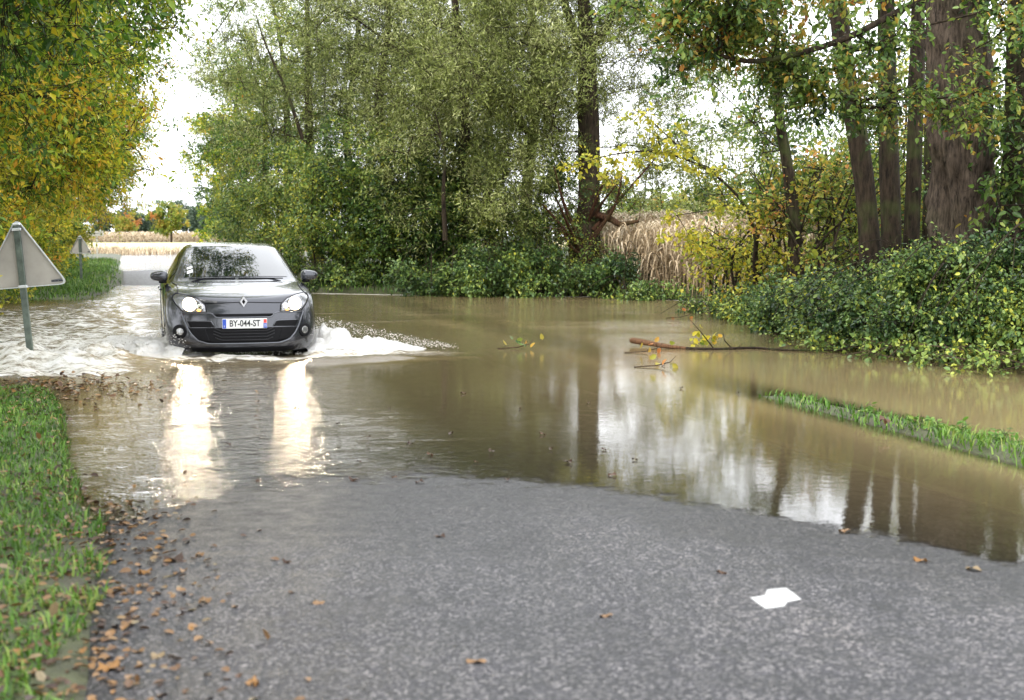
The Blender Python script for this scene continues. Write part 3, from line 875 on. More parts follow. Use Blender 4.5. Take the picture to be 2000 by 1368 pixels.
K_WILLOW = leaf_mat('willow_leaf', [(.040, .060, .010), (.14, .175, .036), (.27, .315, .08), (.50, .52, .24)], .35, .38)
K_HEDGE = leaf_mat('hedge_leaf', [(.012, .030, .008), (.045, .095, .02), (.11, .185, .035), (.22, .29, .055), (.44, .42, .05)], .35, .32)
K_AUTUMN = leaf_mat('autumn_leaf', [(.04, .10, .012), (.12, .22, .02), (.26, .34, .025), (.55, .49, .03), (.60, .39, .03), (.46, .19, .02)], .38, .4)
K_YELLOW = leaf_mat('yellow_leaf', [(.08, .14, .02), (.20, .25, .03), (.42, .40, .04), (.55, .45, .04), (.50, .28, .03)], .45, .4)
K_OAK = leaf_mat('oak_leaf', [(.014, .035, .010), (.05, .105, .022), (.12, .20, .04), (.22, .28, .055), (.44, .28, .045), (.34, .12, .03)], .38, .32)
K_BRAMBLE = leaf_mat('bramble_leaf', [(.010, .030, .009), (.04, .085, .024), (.11, .185, .045), (.26, .34, .07), (.48, .48, .06)], .3, .34, .38)
K_RUST = leaf_mat('rusty_leaf', [(.06, .12, .02), (.13, .19, .03), (.26, .29, .04), (.42, .30, .05), (.42, .16, .05)], .4, .4)
K_FAR_HAZE = leaf_mat('far_leaf_haze_tint', [(.05, .08, .05), (.08, .12, .075), (.12, .15, .10)], .3, .6)  # bluish grey of distance haze put into the leaf colour
B_DARK = bark_mat('dark_bark', (.006, .005, .004), (.050, .036, .024), .5, 7)
B_BROWN = bark_mat('brown_bark', (.02, .014, .009), (.10, .07, .045), .35, 5)
B_GREY = bark_mat('furrowed_bark', (.014, .011, .009), (.125, .095, .072), .10, 9)
B_RED = bark_mat('reddish_bark', (.018, .009, .006), (.085, .042, .024), .15, 8)

def gxy(s, t, dz=-.05):
    X, Y = xy(s, t); return np.array([float(X), float(Y), float(land_h(s, t)) + dz])

def px_stem(pts, Y):                                   # a stem traced in the picture at its distance, first point on the ground
    return [at(x, y, Y + (p[0] if (p := rest) else 0)) for x, y, *rest in pts]

# ---- left row beside the lane
rowL = [(-3.0, -4.6, 9.5, .20, 'broad tree shading the near end of the left hedge, mostly green'),
        (5.5, -4.2, 10.5, .22, 'green and gold tree standing opposite the larger triangular sign'),
        (13, -4.0, 10.0, .20, 'golden green tree in the hedge just past the larger triangular sign'),
        (21, -3.9, 9.6, .20, 'tree with yellow lower boughs beside the overflowing verge'),
        (30, -3.8, 9.6, .20, 'yellowing tree over the hedge before the small triangular sign'),
        (40, -3.6, 9.0, .20, 'orange tinged tree over the hedge behind the small triangular sign'),
        (52, -3.4, 8.6, .2, 'yellow green tree beside the white direction sign'),
        (68, -3.2, 8.2, .2, 'golden tree at the far end of the left hedge'),]
for i, (s_, t_, H, r_, lab) in enumerate(rowL):
    b = gxy(s_, t_); rng = np.random.default_rng(300 + i)
    dn = np.array([NX, NY, 0]); dd_ = np.array([DX, DY, 0])
    lean = dn * .7
    P = [b, b + [0, 0, 1.5] + lean * .15, b + [0, 0, 3.5] + lean * .5, b + [0, 0, H * .65] + lean * .7, b + [0, 0, H * .9] + lean * .8]
    nfac = [1.3, 1.7, 1.6, 1.5, 1.4, 1.3, 1.1, 1.1][i]
    cr = [(b + [0, 0, H * .62] + dn * .4, (3.9, 4.6, H * .36), int(330 * nfac)),
          (b + [0, 0, H * .42] + dn * 2.2 + dd_ * rng.normal(), (2.1, 2.6, 1.7), int(170 * nfac)),
          (b + [0, 0, H * .62] + dn * [3.0, 2.9, 3.1, 3.2, 3.4, 3.4, 3.2, 3.0][i] + dd_ * rng.normal(), (1.7, 2.6, 1.9), int(150 * nfac)),
          (b + [0, 0, H * .30] + dn * (.6 if i < 4 else -.5), (2.3, 3.6, 1.6), int(150 * nfac))]
    if i == 2: cr.append((b + dn * 5.1 + dd_ * 2.4 + [0, 0, 7.4], (1.7, 2.3, 1.3), 230))
    if i in (3, 4): cr.append((b + [0, 0, H * .95] + dn * 4.6, (2.0, 3.2, 1.5), 170))
    plant('roadside_tree', lab, 'tree', [(P, [r_ * 1.3, r_, r_ * .8, r_ * .5, r_ * .2])], cr,
          dict(n=11, len=.105 if i < 3 else .12, wid=.05, spread=.62, droop=.45, up=-.1, twigs=4, v0=[.18, .20, .25, .34, .40, .48, .45, .52][i], vc=.18, vl=.15, vz=(4.5, -.03)),
          K_AUTUMN, B_DARK, 'trees along the left hedge', .009, .3)
hedgeL = np.arange(17, 86, 3.4)
labsL = 'yellow leaved hedge shrub in the row along the left verge'
for i, s_ in enumerate(hedgeL):
    rng = np.random.default_rng(500 + i)
    b = gxy(s_ + rng.normal() * .4, -3.1 + .2 * rng.normal() - .016 * max(0, s_ - 38))
    H = 2.6 + .5 * rng.random()
    st_ = [([b + [rng.normal() * .1, rng.normal() * .1, 0], b + [rng.normal() * .3, rng.normal() * .3, H * .4], b + [rng.normal() * .6, rng.normal() * .6, H * .8]], [.035, .025, .012]) for _ in range(3)]
    plant('hedge_shrub', labsL, 'shrub', st_, [(b + [0, 0, H * .50], (1.5, 2.0, H * .55), 190)],
          dict(n=9, len=.10, wid=.055, spread=.42, droop=.3, twigs=4, v0=.42 + .1 * rng.normal(), vc=.2, vl=.15), K_YELLOW if i % 3 else K_AUTUMN, B_DARK, 'yellow shrubs of the left hedge', .006, .35, 'stem', 6)
for i, (s_, t_) in enumerate([(7.5, -3.3), (11, -3.6), (14.5, -3.8)]):
    b = gxy(s_, t_); rng = np.random.default_rng(550 + i); H = 2.5
    st_ = [([b, b + [rng.normal() * .3, rng.normal() * .3, H * .4], b + [.3 + rng.normal() * .5, rng.normal() * .6, H * .8]], [.035, .025, .012]) for _ in range(3)]
    plant('hedge_shrub', 'thin leggy shrub standing in the white water behind the larger sign', 'shrub', st_, [(b + [.2, 0, H * .55], (1.3, 1.7, H * .5), 120)],
          dict(n=8, len=.09, wid=.05, spread=.45, droop=.3, twigs=4, v0=.4, vc=.2, vl=.15), K_AUTUMN, B_DARK, 'leggy shrubs behind the larger sign', .006, .35, 'stem', 6)

# ---- hedge of trees on the far side of the flood
def wtree(px, Y, label, H, spread, mat, v0, n, leafd, bark=B_DARK, r=.16, name='hedge_tree', low=.45, group=None, cx=0.0, cat='tree', limbs=()):
    b = at(px, 500, Y); b[2] = float(land_xy(b[0], b[1])) - .05
    rng = np.random.default_rng(int(px) + int(Y) * 7)
    j = lambda k: rng.normal(size=3) * k * np.array([1, 1, .2])
    P = [b, b + [cx * .1, 0, H * .2] + j(.05), b + [cx * .3, 0, H * .45] + j(.15), b + [cx * .6, 0, H * .7] + j(.2), b + [cx, 0, H * .92] + j(.3)]
    cr = [(b + [cx * .7, 0, H * .66], (spread, spread * .9, H * .36), int(n * .88)), (b + [cx * .4, 0, H * low * .8], (spread * .85, spread * .8, H * .34), int(n * .5))]
    st_ = [(P, [r * 1.25, r, r * .8, r * .5, r * .2])]
    for q in limbs: st_.append(([at(x, y, Y - 2.2) for x, y in q], list(np.linspace(.065, .016, len(q)))))
    return plant(name, label, cat, st_, cr, dict(leafd, v0=v0), mat, bark, group, .007, .3)

WL = dict(n=13, len=.115, wid=.022, spread=.60, droop=.05, up=.35, twigs=6, vc=.17, vl=.24)
HL_ = dict(n=11, len=.10, wid=.052, spread=.48, droop=.3, up=.1, twigs=5, vc=.17, vl=.20)

# the willow with the bare dark bole
Yw = 34.6
wb = at(1143, 577, Yw); wb[2] = float(land_xy(wb[0], wb[1])) - .1
bole = [wb, at(1143, 530, Yw), at(1140, 495, Yw), at(1150, 400, Yw), at(1150, 250, Yw), at(1146, 100, Yw), at(1140, 0, Yw), at(1145, -120, Yw)]
lm1 = [at(1150, 160, Yw), at(1120, 60, Yw - .3), at(1095, -20, Yw - .5), at(1070, -120, Yw - .8)]
lm2 = [at(1150, 100, Yw), at(1190, 40, Yw), at(1225, -30, Yw + .4), at(1250, -150, Yw + .6)]
wcr = [(at(1150, 40, Yw), (2.6, 2.2, 2.6), 340), (at(985, 150, Yw - .6), (1.9, 2.2, 2.3), 340), (at(1000, 330, Yw - .4), (1.5, 1.6, 1.5), 150),
       (at(1150, -190, Yw), (3.6, 2.6, 2.2), 260), (at(1250, 150, Yw + .8), (1.7, 1.5, 2.6), 270)]
plant('willow_tree', 'grey green willow with thick bare dark bole at the water edge', 'tree',
      [(bole, [.46, .40, .36, .27, .24, .20, .15, .07]), (lm1, [.14, .11, .08, .04]), (lm2, [.12, .10, .07, .03])], wcr, dict(WL, v0=.5), K_WILLOW, B_DARK, None, .006, .35, rough=.12)
# leaning limb that reaches over the flood
for i, (px, Y, lab, H, sprd, mat, v0, nn, lf, bark, cx_) in enumerate([
    (905, 36.5, 'big silvery willow leaning out between the bare bole and the green shrubs', 10.5, 3.0, K_WILLOW, .55, 560, WL, B_DARK, -.6),
    (760, 40, 'tall pale willow above the dark green shrubs, second from the bare bole', 11, 3.2, K_WILLOW, .5, 560, WL, B_DARK, -.4),
    (1030, 40, 'willow filling the hedge directly behind the bare bole', 11, 3.0, K_WILLOW, .4, 460, WL, B_DARK, .0),
    (620, 46, 'olive green willow where the hedge meets the lane', 11, 3.2, K_WILLOW, .42, 480, WL, B_DARK, -.4),
    (830, 48, 'dark green tree standing behind the pale willows', 12, 4.2, K_HEDGE, .35, 420, HL_, B_DARK, 0),
    (566, 54, 'yellowish green hedge tree leaning towards the lane', 11.5, 3.2, K_AUTUMN, .16, 420, HL_, B_DARK, -.5),
    (524, 64, 'twiggy olive tree well along the lane hedge', 11, 2.8, K_WILLOW, .45, 400, dict(WL, len=.14, wid=.035), B_BROWN, -.5),
    (474, 76, 'slim yellow green tree near the far end of the lane hedge', 10.5, 2.5, K_AUTUMN, .26, 330, dict(HL_, len=.14, wid=.07), B_DARK, -.3),
    (456, 92, 'last and furthest tree of the lane hedge', 9.5, 2.3, K_AUTUMN, .32, 260, dict(HL_, len=.16, wid=.08), B_DARK, -.2),
    (690, 52, 'leafy tree hidden deep in the hedge behind the green shrubs', 11, 4.0, K_HEDGE, .4, 360, HL_, B_DARK, 0),
    (960, 52, 'leafy tree deep behind the silvery willow', 11, 4.0, K_WILLOW, .35, 360, dict(WL, len=.14, wid=.035), B_DARK, 0)]):
    wtree(px, Y, lab, H, sprd, mat, v0, nn, lf, bark, group='trees of the hedge across the flood', cx=cx_,
          limbs={905: [[(1030, 260), (1000, 215), (960, 140), (900, 70)], [(870, 470), (866, 380), (868, 300), (850, 220)]],
                 760: [[(860, 165), (810, 125), (740, 70), (670, 20)], [(735, 480), (742, 380), (760, 330)]], 620: [[(600, 300), (560, 180), (520, 90), (500, 30)]]}.get(px, ()))

def shrub(px, py, Y, H, rx, label, mat, v0, n, leafd, group=None, name='hedge_shrub', cat='shrub', bark=B_DARK, nst=4, ry=None, twig=.005, limb=.35):
    b = at(px, py, Y); b[2] = float(land_xy(b[0], b[1])) - .05
    rng = np.random.default_rng(int(px * 3 + Y * 11))
    st_ = []
    for _ in range(nst):
        o2 = rng.normal(size=2) * rx * .18; o3 = rng.normal(size=2) * rx * .45
        st_.append(([b + [o2[0], o2[1], 0], b + [o2[0] * 1.3, o2[1] * 1.3, H * .4], b + [o3[0], o3[1], H * .85]], [.03, .022, .009]))
    if cat == 'bramble':
        for _ in range(9):
            o2 = rng.normal(size=2) * rx * .35; dd2 = rng.normal(size=2) * rx * .55; hh = H * (1.0 + .35 * rng.random())
            st_.append(([b + [o2[0], o2[1], 0], b + [o2[0] + dd2[0] * .3, o2[1] + dd2[1] * .3, hh], b + [o2[0] + dd2[0], o2[1] + dd2[1] - .2, hh * .9], b + [o2[0] + dd2[0] * 1.7, o2[1] + dd2[1] * 1.5 - .4, hh * .35]], [.008, .007, .006, .003]))
    return plant(name, label, cat, st_, [(b + [0, 0, H * .48], (rx, ry or rx * .8, H * .56), n)], dict(leafd, v0=v0), mat, bark, group, twig, limb, 'stem', 6)

GRP = 'green shrubs at the foot of the far hedge'
for px, py, Y, H, rx, lab, v0, nn in [
    (590, 545, 42, 3.6, 1.5, 'bushy green shrub where the far hedge meets the lane', .55, 240),
    (520, 520, 52, 3.6, 1.7, 'green shrub along the lane behind the car roof', .5, 200),
    (482, 500, 66, 3.4, 1.7, 'yellow flecked green shrub further along the lane', .6, 170),
    (456, 490, 82, 3.2, 1.7, 'furthest shrub lining the lane', .6, 150),
    (655, 562, 38, 3.8, 1.4, 'leafy light green shrub above the little inlet', .55, 280),
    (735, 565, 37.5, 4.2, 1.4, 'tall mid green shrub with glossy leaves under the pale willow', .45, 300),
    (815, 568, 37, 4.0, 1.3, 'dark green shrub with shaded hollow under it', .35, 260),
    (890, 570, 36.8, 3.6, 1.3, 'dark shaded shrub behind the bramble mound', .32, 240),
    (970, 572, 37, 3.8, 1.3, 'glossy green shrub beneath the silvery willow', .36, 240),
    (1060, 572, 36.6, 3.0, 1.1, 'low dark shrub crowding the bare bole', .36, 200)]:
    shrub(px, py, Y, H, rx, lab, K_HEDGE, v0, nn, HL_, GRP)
for px, py, Y, H, rx, lab, nn in [
    (880, 573, 34.6, 1.0, 1.1, 'low bramble clump at the end of the mound', 170),
    (965, 573, 34.3, 1.25, 1.0, 'rounded bramble mound sloping to the far water edge', 280),
    (1055, 574, 34.0, 1.45, .9, 'bramble mound against the dark willow bole', 260),
    (660, 566, 37.0, .55, .8, 'small green tuft of bramble beside the inlet', 70),
    (1205, 578, 33.4, 1.1, .75, 'ivy covered slope of brambles beside the maize', 150),
    (1255, 582, 32.3, .65, .7, 'low creeping bramble running down to the maize', 120)]:
    shrub(px, py, Y, H, rx, lab, K_BRAMBLE, .42, nn, dict(n=9, len=.085, wid=.05, spread=.36, droop=.4, up=.1, twigs=5, vc=.13, vl=.14), 'brambles along the far bank', 'bramble_bush', 'bramble')
# pollard sprouts and snapped limbs round the bole
sp_st = []
rng = np.random.default_rng(61)
for (x0, y0), (x1, y1) in [((1135, 470), (1082, 325)), ((1130, 490), (1085, 385)), ((1152, 470), (1215, 345)), ((1158, 450), (1280, 310)), ((1150, 430), (1190, 330)), ((1160, 425), (1205, 360)), ((1140, 500), (1095, 440)), ((1145, 500), (1180, 440)), ((1128, 480), (1060, 400))]:
    a = at(x0, y0, Yw - .3); b = at(x1, y1, Yw - .9 + .5 * rng.normal())
    sp_st.append(([a, (a + b) / 2 + rng.normal(size=3) * .06, b], [.055, .038, .016]))
a = at(1168, 420, Yw - .3); sp_st.append(([a, at(1195, 430, Yw - .6), at(1212, 438, Yw - .8), at(1248, 432, Yw - .9)], [.09, .08, .07, .035]))
plant('willow_sprout', 'reddish brown sprouts and a snapped limb growing from the dark bole', 'sprout', sp_st,
      [(at(1140, 400, Yw - .5), (1.5, .8, 1.5), 90), (at(1140, 505, Yw - .5), (.7, .5, .5), 40)], dict(n=7, len=.07, wid=.03, spread=.5, droop=.2, up=.3, twigs=4, v0=.6, vc=.2, vl=.2), K_HEDGE, B_RED, None, .007, .6, 'stem', 7)

# ---- right bank: trunks, oak boughs, yellow shrub, brambles
def trunk_tree(label, pts, Y, radii, crowns, mat, v0, leafd, bark, name='bank_tree', limb=.35, rough=.06, group='trees on the right bank', twig=.008, extra=()):
    P = [at(x, y, Y) for x, y in pts]
    P[0][2] = float(land_xy(P[0][0], P[0][1])) - .1
    return plant(name, label, 'tree', [(P, radii)] + list(extra), crowns, dict(leafd, v0=v0), mat, bark, group, twig, limb, 'trunk', 72 if rough > .1 else 18, rough, .22 if rough > .1 else None)
OL = dict(n=8, len=.105, wid=.052, spread=.50, droop=.3, up=.05, twigs=4, vc=.15, vl=.16, shape=6)
trunk_tree('massive furrowed grey brown trunk, thickest tree on the bank', [(1888, 600), (1882, 480), (1878, 300), (1870, 100), (1862, -100), (1850, -420)], 19.0, [.52, .44, .42, .40, .36, .25],
           [(at(1850, -330, 19), (3.0, 2.6, 1.2), 60), (at(1985, -40, 18.2), (.6, 1.0, .9), 20)], K_OAK, .35, OL, B_GREY, rough=.16)
trunk_tree('leaning mossy trunk with pale flecks beside its straight twin', [(1705, 590), (1698, 470), (1680, 300), (1655, 160), (1635, 0), (1610, -200), (1590, -420)], 20.0, [.19, .15, .14, .13, .12, .09, .05],
           [(at(1560, -330, 19), (2.2, 2.2, 1.2), 50)], K_OAK, .4, OL, B_DARK)
trunk_tree('straight dark trunk with pale flecks next to the leaning one', [(1742, 590), (1740, 470), (1736, 300), (1732, 150), (1730, 0), (1728, -300)], 21.0, [.18, .15, .145, .135, .125, .07],
           [(at(1730, -260, 21), (2.2, 2.0, 1.2), 45)], K_OAK, .38, OL, B_DARK)
trunk_tree('slender dark trunk between the straight one and the massive one', [(1776, 580), (1780, 470), (1786, 300), (1792, 100), (1795, -200)], 23.5, [.15, .13, .125, .12, .07],
           [(at(1800, -220, 23.5), (2.0, 2.0, 1.2), 40)], K_OAK, .36, OL, B_DARK)
trunk_tree('thin black trunk half hidden by the massive trunk', [(1812, 580), (1815, 440), (1818, 250), (1822, 50), (1826, -200)], 25, [.14, .12, .11, .10, .06],
           [(at(1860, -150, 25), (2.0, 1.8, 1.2), 35)], K_OAK, .36, OL, B_DARK)
trunk_tree('thin dark crooked trunk rising out of the yellow shrub', [(1548, 570), (1552, 470), (1540, 340), (1522, 230), (1518, 150), (1510, 0), (1500, -200)], 24, [.15, .12, .10, .085, .08, .06, .03],
           [(at(1500, -60, 24), (1.6, 1.4, 1.4), 60), (at(1460, 190, 24.5), (1.3, 1.2, 1.0), 40)], K_OAK, .35, OL, B_DARK)
trunk_tree('dark ivy clad trunk beyond the massive one on the bank', [(1972, 580), (1978, 420), (1985, 250), (1990, 50), (1995, -250)], 18.5, [.20, .17, .16, .15, .10],
           [(at(1985, 250, 18), (.4, .5, 1.4), 36), (at(2010, -160, 18), (1.8, 1.6, 1.3), 70)], K_OAK, .3, OL, B_DARK)
# oak whose boughs hang over the water
ob = at(2120, 640, 17.5); ob[2] = float(land_xy(ob[0], ob[1])) - .1
obough = [at(2110, -120, 17.5), at(1960, -70, 17), at(1800, 0, 16.7), at(1640, 80, 16.4), at(1480, 120, 16.2), at(1380, 100, 16)]
plant('oak_tree', 'oak whose long leafy bough spreads over the flood in front of the trunks', 'tree',
      [([ob, at(2115, 450, 17.5), at(2110, 250, 17.5), at(2090, 0, 17.4), at(2060, -300, 17.3)], [.32, .27, .24, .2, .1]), (obough, [.06, .05, .042, .035, .028, .015])],
      [(at(1400, 80, 16.2), (.75, .8, .60), 85), (at(1520, 90, 16.5), (.8, .9, .62), 90), (at(1640, 150, 16.8), (.8, .8, .5), 60), (at(1760, 210, 17), (.6, .6, .3), 26), (at(1900, 190, 16.8), (.6, .6, .4), 18),
       (at(1350, -10, 16), (.8, 1.0, .4), 45), (at(1560, -30, 16), (1.2, 1.2, .4), 60), (at(1780, -20, 16.5), (1.2, 1.2, .4), 34), (at(1970, 90, 16.5), (.4, .8, .7), 26)],
      dict(OL, n=10, spread=.36, v0=.45, len=.076, wid=.040), K_OAK, B_DARK, 'trees on the right bank', .006, .4)
# sparse yellow shrub with wiry stems
YL = dict(n=5, len=.085, wid=.055, spread=.42, droop=.25, up=.2, twigs=4, vc=.2, vl=.18, shape=6)
for px, py, Y, H, rx, lab, v0, nn, mat in [
    (1500, 575, 25.5, 3.1, 1.25, 'sparse yellow leaved shrub of wiry dark stems beside the maize', .45, 170, K_YELLOW),
    (1590, 570, 24, 2.9, 1.2, 'thin shrub with green and rusty leaves below the leaning trunk', .30, 170, K_RUST),
    (1660, 560, 26.5, 3.3, 1.2, 'twiggy shrub with red orange leaves between the trunks', .38, 150, K_RUST),
    (1440, 585, 27.5, 2.0, .9, 'low straggling yellow shrub against the maize', .5, 90, K_YELLOW)]:
    shrub(px, py, Y, H, rx, lab, mat, v0, nn, YL, 'wiry shrubs on the right bank', 'wiry_shrub', 'shrub', B_DARK, 10, rx, .0065, .7)
# the bright yellow spray reaching towards the willow
yb = at(1480, 560, 25); yb[2] = float(land_xy(yb[0], yb[1])) - .05
arm = [yb, at(1470, 440, 24.8), at(1400, 345, 24.4), at(1300, 300, 24), at(1210, 300, 23.6), at(1115, 325, 23.4)]
arm2 = [at(1400, 345, 24.4), at(1330, 290, 24.2), at(1270, 235, 24), at(1240, 215, 23.9)]
cr = [(at(x, y, 23.8), (.28, .25, .10), 5) for x, y in ((1130, 322), (1165, 318), (1200, 312), (1235, 300), (1270, 300), (1310, 300), (1350, 320), (1290, 255), (1255, 228), (1320, 285), (1380, 330), (1200, 345), (1400, 400), (1330, 420), (1310, 465), (1360, 460))]
plant('hazel_bush', 'bright yellow leafy spray arching from the bank towards the willow', 'bush', [(arm, [.035, .03, .022, .016, .012, .006]), (arm2, [.018, .014, .009, .004])],
      cr, dict(n=5, len=.085, wid=.055, spread=.22, droop=.35, up=0, twigs=3, v0=.48, vc=.08, vl=.12, shape=6), K_YELLOW, B_DARK, None, .004, .5, 'stem', 6)
# thicket closing the view behind the trunks
for px, Y, H, rx, lab, mat, v0, nn in [
    (1560, 33, 3.0, 1.7, 'hedge shrub showing behind the crooked trunk', K_RUST, .3, 170),
    (1680, 31, 3.6, 1.7, 'green shrub showing between the leaning trunks', K_HEDGE, .5, 190),
    (1790, 30, 3.4, 1.6, 'leafy shrub behind the slender trunk', K_HEDGE, .45, 190),
    (1900, 27, 3.4, 1.5, 'shrub with reddish leaves behind the massive trunk', K_RUST, .35, 190),
    (2010, 24, 3.6, 1.5, 'tall green shrub closing the bank behind the ivy clad trunk', K_HEDGE, .45, 200),
    (1290, 50, 5.6, 2.2, 'loose pale tree beyond the maize just past the willow', K_WILLOW, .5, 230),
    (1400, 46, 6.0, 2.2, 'loose pale tree beyond the maize, seen between willow and oak bough', K_WILLOW, .5, 230),
    (1500, 38, 6.0, 2.1, 'airy green tree beyond the maize behind the yellow shrub', K_HEDGE, .6, 210),
    (1740, 33, 6.2, 2.0, 'airy tree with small leaves behind the straight trunk', K_RUST, .3, 140),
    (1830, 30, 6.0, 1.8, 'airy tree with small leaves between the slender and massive trunks', K_HEDGE, .6, 130),
    (1620, 40, 5.6, 2.2, 'loose airy tree standing in the hedge beyond the maize', K_HEDGE, .5, 220),
    (1900, 36, 6.5, 2.4, 'loose green tree behind the massive trunk', K_HEDGE, .5, 170)]:
    shrub(px, 560, Y, H, rx, lab, mat, v0, nn, dict(HL_, n=8), 'thicket behind the bank trunks', 'thicket_shrub')
BL = dict(n=14, len=.057, wid=.036, spread=.36, droop=.45, up=.15, twigs=5, vc=.16, vl=.20, shape=6)
for px, py, Y, H, rx, ry, lab, v0, nn in [
    (1440, 612, 26.5, .30, .7, 1.0, 'pale tipped bramble clump at the tip of the right bank', .55, 150),
    (1500, 620, 24.0, .42, .85, 1.2, 'bramble bush below the yellow shrub', .45, 230),
    (1580, 632, 21.6, .62, .85, 1.2, 'bramble bush below the crooked trunk', .40, 280),
    (1670, 645, 19.6, .72, .8, 1.1, 'bramble bush at the foot of the leaning trunk', .38, 320),
    (1750, 655, 18.4, .82, .8, 1.1, 'bramble bush at the foot of the straight trunk', .38, 340),
    (1840, 665, 17.6, .90, .8, 1.0, 'bramble bush in front of the massive trunk', .40, 360),
    (1930, 672, 17.0, 1.02, .8, 1.0, 'tall bramble bush with dark hollow at the water edge', .42, 400),
    (2020, 675, 16.6, 1.18, .8, 1.0, 'tallest bramble bush in front of the ivy clad trunk', .45, 380),
    (1800, 600, 20.2, .95, 1.0, 1.0, 'bramble bush heaped behind, between the straight and massive trunks', .36, 240),
    (1960, 600, 19.2, 1.05, 1.0, 1.0, 'bramble bush heaped between the massive and ivy clad trunks', .36, 240)]:
    shrub(px, py, Y, H, rx, lab, K_BRAMBLE, v0, nn, BL, 'brambles along the right bank', 'bramble_bush', 'bramble', B_DARK, 5, ry)
for px, Y, H, rx, lab, mat, v0, nn in [(2140, 16.2, 1.5, 1.0, 'bramble bush next to the oak foot', K_BRAMBLE, .42, 160), (2290, 15.2, 1.6, 1.1, 'bramble bush past the oak', K_BRAMBLE, .42, 160), (2480, 14.2, 1.6, 1.1, 'bramble bush well past the oak', K_BRAMBLE, .42, 150),
    (2260, 20, 3.6, 1.8, 'tall thicket shrub behind the oak', K_HEDGE, .45, 190), (2500, 18.5, 3.8, 1.9, 'tall thicket shrub past the oak', K_HEDGE, .45, 190), (2800, 16, 3.8, 2.0, 'thicket shrub at the near end of the bank', K_HEDGE, .45, 180)]:
    shrub(px, 650, Y, H, rx, lab, mat, v0, nn, BL if mat is K_BRAMBLE else HL_, 'growth past the oak', 'bramble_bush' if mat is K_BRAMBLE else 'thicket_shrub', 'bramble' if mat is K_BRAMBLE else 'shrub')
# trailing runners with leaves at the water's edge
for px, py, Y, lab in [(1640, 690, 17.9, 'leafy bramble runners trailing in the water below the leaning trunk'), (1780, 708, 16.6, 'leafy bramble runners trailing in the water below the straight trunk'), (1900, 722, 15.7, 'leafy bramble runners trailing in the water before the massive trunk'), (1990, 735, 15.0, 'leafy bramble runners trailing in the water by the dark hollow')]:
    b = at(px, py, Y); b[2] = .02
    rng = np.random.default_rng(int(px))
    st_ = [([b + [rng.normal() * .3, .5, .2], b + [rng.normal() * .4, .1, .12], b + [rng.normal() * .5, -.4, .03]], [.007, .006, .004]) for _ in range(6)]
    plant('bramble_runner', lab, 'bramble', st_, [(b + [0, .1, .08], (.75, .6, .12), 42)], dict(n=4, len=.065, wid=.045, spread=.20, droop=.1, up=.1, twigs=3, v0=.6, vc=.15, vl=.15, shape=6), K_BRAMBLE, B_BROWN, 'trailing bramble runners', .003, .4, 'stem', 5)

# ---- maize
M_CORN = leaf_mat('dry_maize', [(.20, .135, .075), (.38, .285, .175), (.56, .455, .31), (.70, .60, .45)], .25, .55, .3)
def maize(name, label, XY, H, wid, seed, nl=10):
    rng = np.random.default_rng(seed); n = len(XY)
    gz = land_xy(XY[:, 0], XY[:, 1])
    b = np.stack([XY[:, 0], XY[:, 1], gz - .03], 1); h = H * (.85 + .25 * rng.random(n))
    top = b + np.stack([rng.normal(size=n) * .08, rng.normal(size=n) * .08, h], 1)
    V1, F1 = frusta(b, top, np.full(n, .013), np.full(n, .006), 3)
    a1 = np.full(len(V1), .35)
    hh = rng.random((n, nl)) ** .7; L = .40 + .35 * rng.random((n, nl)); ph = rng.random((n, nl)) * 6.283
    dr = .7 + .9 * rng.random((n, nl)); tw = rng.normal(size=(n, nl)) * .8
    vc = np.clip(.5 + .22 * rng.normal(size=(n, nl)) + .25 * (hh - .5), 0, 1)
    pts = []
    for k, u in enumerate(np.linspace(0, 1, 5)):
        p = b[:, None] + (top - b)[:, None] * (.12 + .88 * hh)[..., None]
        r = L * (u * .75 - .25 * u * u); z = L * (.75 * u - dr * u * u)
        p = p + np.stack([np.cos(ph) * r, np.sin(ph) * r, z], -1)
        wv = wid * (1 - u ** 2 * .9) * (.4 + .6 * min(1, u * 4)); ang = ph + 1.57 + tw * u
        q = np.stack([np.cos(ang) * wv, np.sin(ang) * wv, .3 * wv * np.sin(tw + 6 * u)], -1)
        pts += [p + q, p - q]
    P = np.stack(pts, 2).reshape(-1, 3)
    quad = np.array([[2 * i, 2 * i + 1, 2 * i + 3, 2 * i + 2] for i in range(4)])
    F2 = (np.arange(n * nl)[:, None, None] * 10 + quad[None]).reshape(-1, 4)
    V = np.concatenate([V1, P]); F = np.concatenate([F1, F2 + len(V1)]); va = np.concatenate([a1, np.repeat(vc.ravel(), 10)])
    o = mk(name, V, F, M_CORN, None, False, {'v': va})
    return tag(o, label, 'maize', kind='stuff')
rng = np.random.default_rng(5)
c0 = []
for Yr in np.arange(31.6, 46, .55):
    for px in np.arange(1185 - (Yr - 31) * 2, 1800, 5.0 * 34 / Yr):
        p = at(px, 560, Yr + rng.normal() * .12); ss_, tt_ = st(p[0], p[1])
        if land_h(ss_, tt_) > .02: c0.append((p[0] + rng.normal() * .05, p[1]))
maize('maize_crop', 'stand of dry straw coloured maize between the willow and the yellow shrub', np.array(c0), 1.55, .020, 6)
c1 = [(p[0], p[1]) for p in (at(px, 470, Yr + rng.normal()) for Yr in np.arange(268, 292, 2.2) for px in np.arange(-40, 620, 2.6))]
maize('far_maize_crop', 'band of pinkish dry maize beyond the stubble field', np.array(c1), 2.0, .14, 8, 7)

